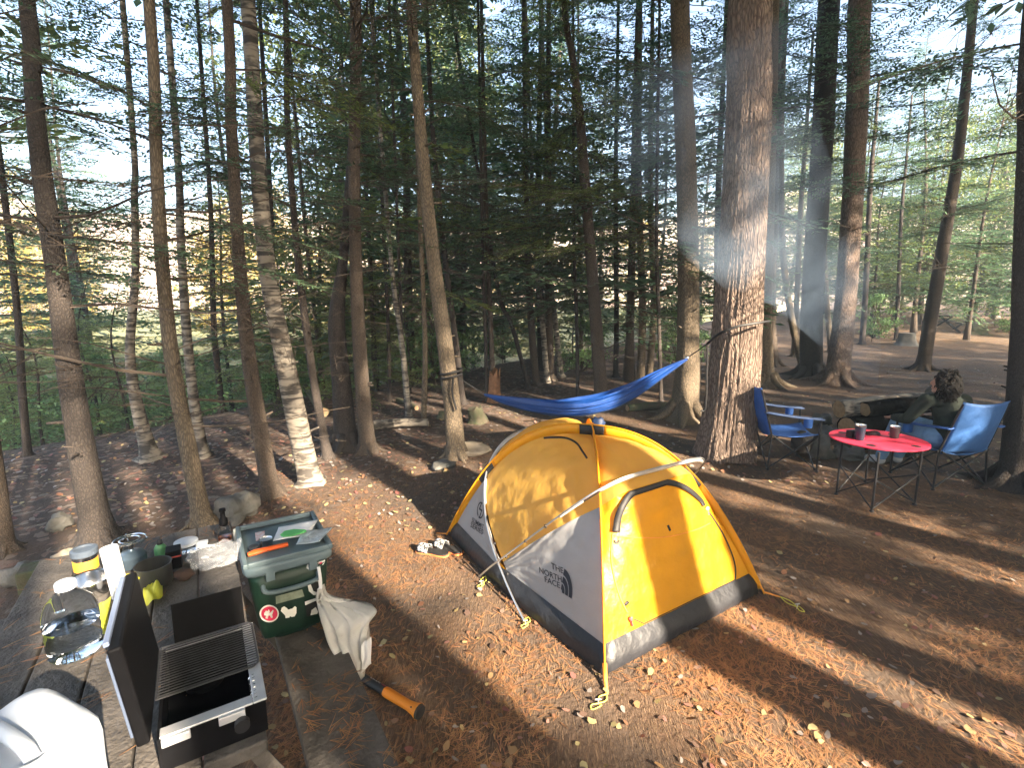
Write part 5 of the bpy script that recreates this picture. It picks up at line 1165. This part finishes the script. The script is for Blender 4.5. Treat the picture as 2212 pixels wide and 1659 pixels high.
tree([(985, 988, 42), (975, 860, 36), (958, 720, 33), (936, 560, 30), (914, 350, 26), (896, 120, 22), (888, 0, 22)], b_tan, 'dappled tree wrapped with the dark hammock strap', flare=1.15, crown=X(z0=3.6, nb=24, L=1.6, zb=2.6, nbare=8))
tree([(1000, 872, 14), (985, 740, 13), (962, 560, 12), (945, 400, 11), (930, 200, 10)], b_drk, 'slim dark tree close behind the strapped tree', crown=X(z0=3.6, nb=19, L=1.5, lst=SP_MID, nbare=8))
tree([(1300, 880, 30), (1290, 740, 27), (1276, 560, 24), (1262, 380, 22), (1252, 250, 19), (1236, 120, 15), (1218, 0, 13)], b_spr, 'tall bent tree rising behind the middle of the hammock', crown=X(z0=3.0, z1=9, nb=45, L=1.9, nbare=16, extra=[(3.0, 3.5, .05, 1.25), (2.85, 3.8, -.05, 1.1), (3.15, 3.2, .1, 1.1), (2.7, 4.2, .0, .9), (3.3, 4.4, .1, 1.1), (3.5, 3.9, .1, 1.2)], leaf=m_con2))  # lighter leaf colour stands in for sun on these branches
tree([(1478, 905, 62), (1486, 760, 46), (1486, 560, 44), (1480, 300, 42), (1468, 0, 40)], b_tan, 'broad sunlit trunk standing just left of the big pine', flare=1.5, n=20, crown=X(z0=3.2, nb=45, L=2., lst=SP_MID, nbare=14, extra=[(2.3, 4.9, -.2, .6), (2.5, 5.4, -.15, .8), (2.7, 4.3, -.1, .9), (2.9, 5.2, -.1, .9)]))
tree([(1567, 985, 112), (1585, 800, 106), (1598, 600, 98), (1610, 380, 94), (1618, 180, 92), (1620, 0, 90)], b_pine, 'huge pine with deeply furrowed bark carrying the right hammock strap', name='pine_tree', flare=1.2, ridge=.10, Ht=14, crown=X(z0=6, nb=36, L=2.4, lst=SP_MID, zb=4, nbare=6))
tree([(1652, 832, 44), (1650, 700, 34), (1656, 480, 32), (1664, 200, 30), (1668, 0, 30)], b_tan, 'brown trunk peeping out right of the huge pine', crown=X(z0=4, nb=30, L=2., lst=SP_MID, nbare=10))
tree([(1668, 790, 26), (1662, 650, 24), (1672, 400, 22), (1680, 100, 20)], b_spr, 'narrow trunk further back between the huge pine and the dark pair', crown=X(z0=4, nb=30, L=2., lst=SP_MID, nbare=8))
tree([(1735, 800, 15), (1712, 700, 14), (1692, 560, 12), (1688, 400, 11), (1690, 200, 10)], b_tan, 'thin tree curving left with bright sunlit foot', crown=X(z0=4.5, nb=21, L=1.5, lst=SP_MID, nbare=6))
tree([(1752, 815, 46), (1752, 680, 42), (1762, 500, 42), (1778, 250, 42), (1790, 0, 42)], b_drk, 'left one of the thick dark pair of trunks behind the empty blue chair', name='pine_tree', n=20, crown=X(z0=5, nb=33, L=2.4, lst=SP_MID, zb=3, nbare=12))
tree([(1806, 828, 48), (1826, 640, 40), (1842, 400, 40), (1852, 180, 42), (1856, 0, 44)], b_pine, 'right one of the thick dark pair with brightly sunlit foot', name='pine_tree', n=22, crown=X(z0=5, nb=33, L=2.4, lst=SP_MID, zb=3, nbare=12))
tree([(1992, 800, 26), (2015, 660, 24), (2042, 500, 22), (2070, 330, 20), (2092, 120, 17), (2104, 0, 16)], b_spr, 'leaning tree alone in the right clearing beyond the seated person', crown=X(z0=3.2, nb=42, L=1.9, lst=SP_MID, zb=2.2, nbare=22))
tree([(2200, 1052, 74), (2216, 860, 66), (2226, 600, 60), (2236, 300, 60), (2250, 0, 60)], b_drk, 'very dark trunk cut by the right edge of the picture', n=20, crown=X(z0=2.9, nb=39, L=2., zb=2, nbare=10))
tree([(12, 1190, 34), (-8, 1050, 32), (-40, 800, 30), (-70, 400, 28), (-90, 0, 26)], b_spr, 'brown trunk cut by the left edge of the picture', crown=X(z0=2.0, nb=32, L=1.8, nbare=14))
# thinner trees of the middle distance, read one by one
mids = [((60, 985, 16), (48, 850, 15), (30, 600, 13), b_drk, 'thin dark tree in the thicket left of the near dark spruce'), ((150, 960, 10), (135, 800, 9), (120, 600, 8), b_drk, 'very thin dark stem against the pale marsh at left'),
 ((480, 890, 14), (462, 700, 12), (455, 450, 10), b_drk, 'thin dark trunk between the dappled tree and the straight spruce'), ((605, 870, 14), (592, 700, 12), (585, 450, 11), b_drk, 'dark slender trunk behind the leaning birch'),
 ((700, 850, 9), (682, 700, 8), (660, 500, 8), b_spr, 'thin leaning stem left of the forked tree'), ((812, 845, 11), (806, 700, 10), (795, 480, 9), b_drk, 'slender dark trunk close right of the reddish spruce'),
 ((842, 868, 9), (838, 700, 8), (826, 450, 8), b_drk, 'pencil thin dark trunk second right of the reddish spruce'), ((885, 905, 15), (868, 740, 12), (845, 560, 10), b_bir, 'pale slanting birch with sunlit foot left of the strapped tree'),
 ((915, 912, 13), (918, 740, 11), (908, 500, 10), b_tan, 'slim straight tree with lit lower half beside the slanting birch'), ((878, 895, 8), (870, 760, 8), (862, 560, 7), b_drk, 'dark stem behind the slanting birch'),
 ((1052, 868, 8), (1048, 700, 8), (1042, 500, 7), b_drk, 'thin dark trunk above the left hammock end'), ((1066, 860, 12), (1060, 700, 11), (1050, 450, 10), b_spr, 'brown trunk rising from the broken snag'),
 ((1142, 838, 9), (1105, 700, 10), (1075, 620, 9), b_drk, 'leaning dark tree slanting left in the middle wood'), ((1158, 832, 17), (1146, 680, 15), (1138, 480, 13), b_spr, 'reddish brown trunk in the wood left of two birches'),
 ((1182, 826, 13), (1170, 680, 11), (1155, 520, 9), b_bir, 'left one of two pale birches in the middle wood'), ((1212, 815, 14), (1200, 700, 12), (1188, 560, 9), b_bir, 'right one of two pale birches in the middle wood'),
 ((1190, 822, 18), (1186, 680, 16), (1184, 420, 14), b_spr, 'dark brown trunk standing between two pale birches'), ((1248, 862, 8), (1246, 700, 8), (1240, 520, 7), b_drk, 'pencil thin trunk just left of the bent tree'),
 ((1254, 790, 9), (1256, 650, 9), (1250, 450, 8), b_tan, 'distant trunk just beyond the bent tree'), ((1330, 815, 12), (1332, 680, 11), (1330, 400, 10), b_drk, 'dark slim trunk right of the bent tree'),
 ((1384, 822, 18), (1388, 660, 16), (1380, 400, 14), b_tan, 'left trunk of a sunlit pair behind the right half of hammock'), ((1402, 822, 15), (1412, 660, 13), (1405, 400, 12), b_tan, 'right trunk of a sunlit pair behind the right half of hammock'),
 ((1428, 868, 9), (1424, 720, 8), (1418, 500, 8), b_drk, 'thin stem right of the sunlit pair'), ((1545, 800, 14), (1548, 650, 14), (1552, 400, 13), b_drk, 'dark trunk seen in the gap left of the huge pine'),
 ((1862, 745, 12), (1870, 620, 11), (1880, 400, 10), b_drk, 'slim trunk in haze right of the dark pair'), ((1935, 735, 8), (1940, 640, 8), (1946, 480, 7), b_drk, 'thin pole like trunk in the right clearing'),
 ((1985, 690, 16), (1990, 560, 15), (2000, 380, 13), b_bir, 'pale sunlit birch behind the leaning tree'), ((2150, 690, 14), (2160, 540, 13), (2172, 380, 12), b_bir, 'pale sunlit trunk at far right among bright leaves'),
 ((1715, 770, 12), (1722, 640, 11), (1730, 450, 10), b_tan, 'slim tree between the curved one and the dark pair'), ((1795, 760, 12), (1786, 650, 11), (1780, 500, 10), b_tan, 'bright lit slim trunk seen between the dark pair')]
for k, (a, b, c, bk, lb_) in enumerate(mids):
    tree([a, b, c], bk, lb_, name='birch_tree' if bk is b_bir else 'slim_tree', Ht=9.5, flare=1.3, n=9, crown=X(z0=1.8 if k % 3 else 2.6, nb=28 if a[0] > 1000 else 20, L=1.6, lst=SP_MID if k % 2 else SP_FAR, zb=1.0, nbare=10, leaf=m_con if k % 4 else m_con2))
# the rest of the wood: copies of a few kinds
def proto(kind, H, z0, nb, L, r0, bk, leaf, seed, name, zb=.8, nbare=8, lst=None):
    rg = np.random.default_rng(seed); mb = MB(); sd = seed
    pts = [Vector((.12*math.sin(sd+i*.6)*i/8, .12*math.cos(sd*2+i*.5)*i/8, H*i/12-.15)) for i in range(13)]
    mb.tube(pts, [r0*(1.5 if i == 0 else 1)*(1-.075*i) for i in range(13)], 8)
    mt = build('trunk', mb, bk, None, auto=0).data; bpy.data.objects.remove(bpy.data.objects[-1] if False else [o for o in bpy.data.objects if o.data == mt][0])
    if kind == 'c':
        pos = lambda z: (float(np.interp(z, [p.z for p in pts], [p.x for p in pts])), float(np.interp(z, [p.z for p in pts], [p.y for p in pts])))
        mc = crown_mesh('crown', conifer_items(0, z0, H*.99, nb, L, lst or SP_FAR, rg, pos, zb, nbare), rg, leaf)
    else: mc = broad_mesh('crown', H, z0, L, nb, 80, .16 if H > 5 else .10, leaf, rg)
    return (name, mt, mc)
PR = [proto('c', 15, 1.7, 110, 2.5, .13, b_drk, m_con, 1, 'conifer_tree'), proto('c', 12, 1.3, 96, 2.2, .10, b_spr, m_con, 2, 'conifer_tree'), proto('c', 17, 2.8, 110, 2.8, .16, b_spr, m_con, 3, 'conifer_tree'),
      proto('c', 9, .9, 74, 1.8, .07, b_drk, m_con2, 4, 'conifer_tree'), proto('b', 13, 2.5, 120, 3.2, .10, b_bir, m_brd, 5, 'broadleaf_tree'), proto('b', 10, 1.2, 90, 2.6, .08, b_tan, m_yl, 6, 'broadleaf_tree'),
      proto('c', 3.4, .25, 44, 1.1, .03, b_drk, m_con2, 7, 'young_hemlock', .3, 2, SP_MID), proto('b', 2.2, .2, 34, .9, .02, b_tan, m_und, 8, 'leafy_shrub'),
      proto('c', 19, 11.5, 130, 4.4, .25, b_pine, m_con, 9, 'pine_tree', 5, 12)]  # unseen pine: high broad crown made dense to shade the camp
def put(k, x, y, sc, rz, label, cat, group, tilt=(0, 0)):
    nm, mt, mc = PR[k]; t = bpy.data.objects.new(nm, None); C.objects.link(t); t.location = (x, y, gz(x, y)); t.scale = (sc,)*3; t.rotation_euler = (tilt[0], tilt[1], rz)
    setp(t, label, cat, group)
    for n_, me in (('trunk', mt), ('crown', mc)): o = bpy.data.objects.new(n_, me); C.objects.link(o); o.parent = t
    return t
rg = np.random.default_rng(21); done = []
KD = ['tall dark conifer', 'drooping mid height conifer', 'very tall conifer with high crown', 'small light green conifer', 'green broadleaf tree', 'yellow leaved tree', 'young hemlock', 'leafy shrub']
ZB = [150, 330, 520, 700, 860, 1010, 1160, 1300, 1460, 1620, 1760, 1900, 2030, 9e9]
ZN = ['left of the near dark spruce', 'near the thin crooked birch', 'around the slim dappled tree', 'behind the leaning birch', 'behind the forked tree', 'behind the strapped tree', 'above the left hammock end', 'behind the bent tree', 'above the right hammock half', 'behind the huge pine', 'left of the dark pair', 'right of the dark pair', 'behind the leaning tree', 'at the far right']
def scatter(n, us, rs, ks, lab, cat, grp, mind=1.0, sc=(.8, 1.2), test=None):
    c = 0; tr = 0
    while c < n and tr < n*60:
        tr += 1; u = rg.uniform(*us); r_ = rg.uniform(*rs)
        x = (u-CU)/FPX*r_; y = r_
        if test and not test(x, y, u): continue
        if any((x-a)**2+(y-b)**2 < mind*mind for a, b in done): continue
        done.append((x, y)); k_ = int(rg.choice(ks)); put(k_, x, y, rg.uniform(*sc), rg.uniform(0, 6.28), ('nearer ' if r_ < (rs[0]+rs[1])/2 else 'farther ')+KD[k_]+' '+lab+' '+ZN[[i for i, z in enumerate(ZB) if u < z][0]], cat, grp, rg.normal(0, .025, 2)); c += 1
scatter(12, (880, 1560), (10.5, 24), [0, 1, 1, 2, 3], 'in the dense middle wood', 'tree', 'conifers in the wood behind the hammock', 1.3)
scatter(10, (700, 1700), (24, 46), [0, 2, 4, 0, 5], 'deep in the far wood', 'tree', 'distant trees of the deep wood', 2.2)
scatter(34, (1640, 2500), (25, 44), [0, 1, 3, 0, 4, 1], 'beyond the clearing', 'tree', 'trees beyond the right clearing', 2.2)
scatter(12, (1800, 2500), (20, 27), [3, 1, 3, 7], 'at the clearing edge', 'tree', 'trees along the right clearing edge', 2.)
scatter(5, (-100, 640), (11, 22), [0, 1, 3, 2], 'in the thin left wood', 'tree', 'conifers in the thin left wood', 1.5)
scatter(6, (560, 1000), (12, 22), [3, 4], 'among the thin trunks', 'tree', 'trees among the thin left trunks', 1.5)
scatter(16, (-500, 900), (60, 110), [5, 4, 5], 'on the far sunlit bank', 'tree', 'autumn trees on the far bank', 5, (1.2, 1.9))
scatter(9, (-200, 760), (30, 60), [5, 4, 5], 'on the far marsh', 'tree', 'autumn trees on the far marsh', 3)
scatter(44, (-100, 1000), (8.2, 18), [6, 6, 7], 'low in the left thicket', 'shrub', 'young growth in the left thicket', .7, (.6, 1.1))
scatter(18, (860, 1500), (11, 22), [6, 7, 6], 'low under the middle wood', 'shrub', 'young growth under the middle wood', .8, (.6, 1.1))
# undergrowth: low leaves nobody could count
n = 22000; cx = []; 
while len(cx) < 700:
    u, r_ = rg.uniform(-200, 1050), rg.uniform(7.6, 19); x, y = (u-CU)/FPX*r_, r_
    if -.8*x+.6*y < 8.0+rg.uniform(0, 1.5): continue
    cx.append((x, y, gz(x, y), rg.uniform(.25, 1.0)))
cx = np.array(cx)[rg.integers(0, 700, n)]; hgt = cx[:, 3]*np.sqrt(rg.random(n)); p = np.stack([cx[:, 0]+rg.normal(0, .3, n), cx[:, 1]+rg.normal(0, .3, n), cx[:, 2]+hgt], -1)
d = rg.normal(0, 1, (n, 3))*[1, 1, .4]; d /= np.linalg.norm(d, axis=1)[:, None]; s = np.cross(d, rg.normal(0, .4, (n, 3))+[0, 0, 1]); s /= np.linalg.norm(s, axis=1)[:, None]
Q = leafq(p, d, s, rg.uniform(.03, .12, n), rg.uniform(.018, .06, n))
o = bpy.data.objects.new('undergrowth', npmesh('undergrowth', Q.reshape(-1, 3), np.arange(n*4).reshape(n, 4), m_und)); C.objects.link(o); setp(o, 'low green leafy undergrowth spreading through the left thicket', 'undergrowth', kind='stuff')
# unseen trees placed towards the sun for their long shadows and shade
PX, PY = -SH.y, SH.x                                   # unit vector across the sun's direction
for k, (a, off, dia) in enumerate(SHADE_PINES):
    x, y = SH.x*a+PX*off, SH.y*a+PY*off
    t = put(8, x, y, 1., k*1.7, 'tall unseen pine placed for its shadow', 'tree', 'pines behind the photographer'); t.scale = (dia/.46, dia/.46, 1.)
    for c in t.children:
        if c.name.startswith('crown'): c.scale = (.46/dia, .46/dia, 1)
for a, off, k, sc, sz in SUN_BLOCKERS:
    t = put(k, SH.x*a+PX*off, SH.y*a+PY*off, sc, a, 'leafy unseen conifer added to block sun', 'tree', 'unseen conifers added to block sun'); t.scale = (sc, sc, sz)
# ------------------------------------------------------------------ smoke of the camp fire
def smoke(name, path, rads, dens, seed, label):
    P = spl([WY(*p) for p in path], 18); Rr = lerpl(rads, 18); mb = MB()
    mb.tube(P, Rr, 20, fn=lambda t, th: 1+.25*noise.noise((math.cos(th)*1.2+seed, math.sin(th)*1.2, t*5)))
    m = bpy.data.materials.new(name); m.use_nodes = True; nt = m.node_tree; nt.nodes.remove(nt.nodes['Principled BSDF'])
    pv = _n(nt, 'ShaderNodeVolumePrincipled'); pv.inputs['Color'].default_value = (.55, .74, 1., 1); pv.inputs['Anisotropy'].default_value = -.1
    tc = _n(nt, 'ShaderNodeTexCoord'); mp = _n(nt, 'ShaderNodeMapping'); mp.inputs['Scale'].default_value = (1., 1., .7); mp.inputs['Rotation'].default_value = (0, .6, 0); nt.links.new(tc.outputs['Object'], mp.inputs[0])
    no = _n(nt, 'ShaderNodeTexNoise'); no.inputs['Scale'].default_value = 1.5; no.inputs['Detail'].default_value = 4; no.inputs['Distortion'].default_value = .8; nt.links.new(mp.outputs[0], no.inputs['Vector'])
    mr = _n(nt, 'ShaderNodeMapRange'); mr.inputs[1].default_value = .42; mr.inputs[2].default_value = .70; mr.inputs[3].default_value = 0; mr.inputs[4].default_value = dens; nt.links.new(no.outputs[0], mr.inputs[0])
    sz = _n(nt, 'ShaderNodeSeparateXYZ'); nt.links.new(tc.outputs['Object'], sz.inputs[0]); zr = _n(nt, 'ShaderNodeMapRange'); zr.inputs[1].default_value = 1.3; zr.inputs[2].default_value = 2.6; zr.inputs[3].default_value = 1; zr.inputs[4].default_value = .3; nt.links.new(sz.outputs[2], zr.inputs[0])
    mz = _n(nt, 'ShaderNodeMath', operation='MULTIPLY'); nt.links.new(mr.outputs[0], mz.inputs[0]); nt.links.new(zr.outputs[0], mz.inputs[1]); nt.links.new(mz.outputs[0], pv.inputs['Density']); nt.links.new(pv.outputs[0], nt.nodes['Material Output'].inputs['Volume'])
    try: m.cycles.volume_step_rate = 3.
    except Exception: pass
    build(name, mb, m, loc=P[0], label=label, kind='stuff', auto=0)
smoke('smoke', [(1870, 860, 6.6), (1830, 720, 6.5), (1760, 600, 6.2), (1650, 480, 5.6), (1540, 330, 5.0), (1500, 120, 4.8)], [.10, .35, .55, .7, .85, 1.], .75, 1, 'thin blue wood smoke drifting up from fire pit past the huge pine')

mb = MB(); mb.box((0, 55, 11.2), (330, 250, 29)); hz = build('haze', mb, bpy.data.materials.new('haze_air'), smooth=False, kind='stuff')
m = hz.data.materials[0]; m.use_nodes = True; nt = m.node_tree; nt.nodes.remove(nt.nodes['Principled BSDF']); pv = _n(nt, 'ShaderNodeVolumePrincipled')
pv.inputs['Color'].default_value = (.6, .8, 1., 1); pv.inputs['Density'].default_value = .002; nt.links.new(pv.outputs[0], nt.nodes['Material Output'].inputs['Volume'])
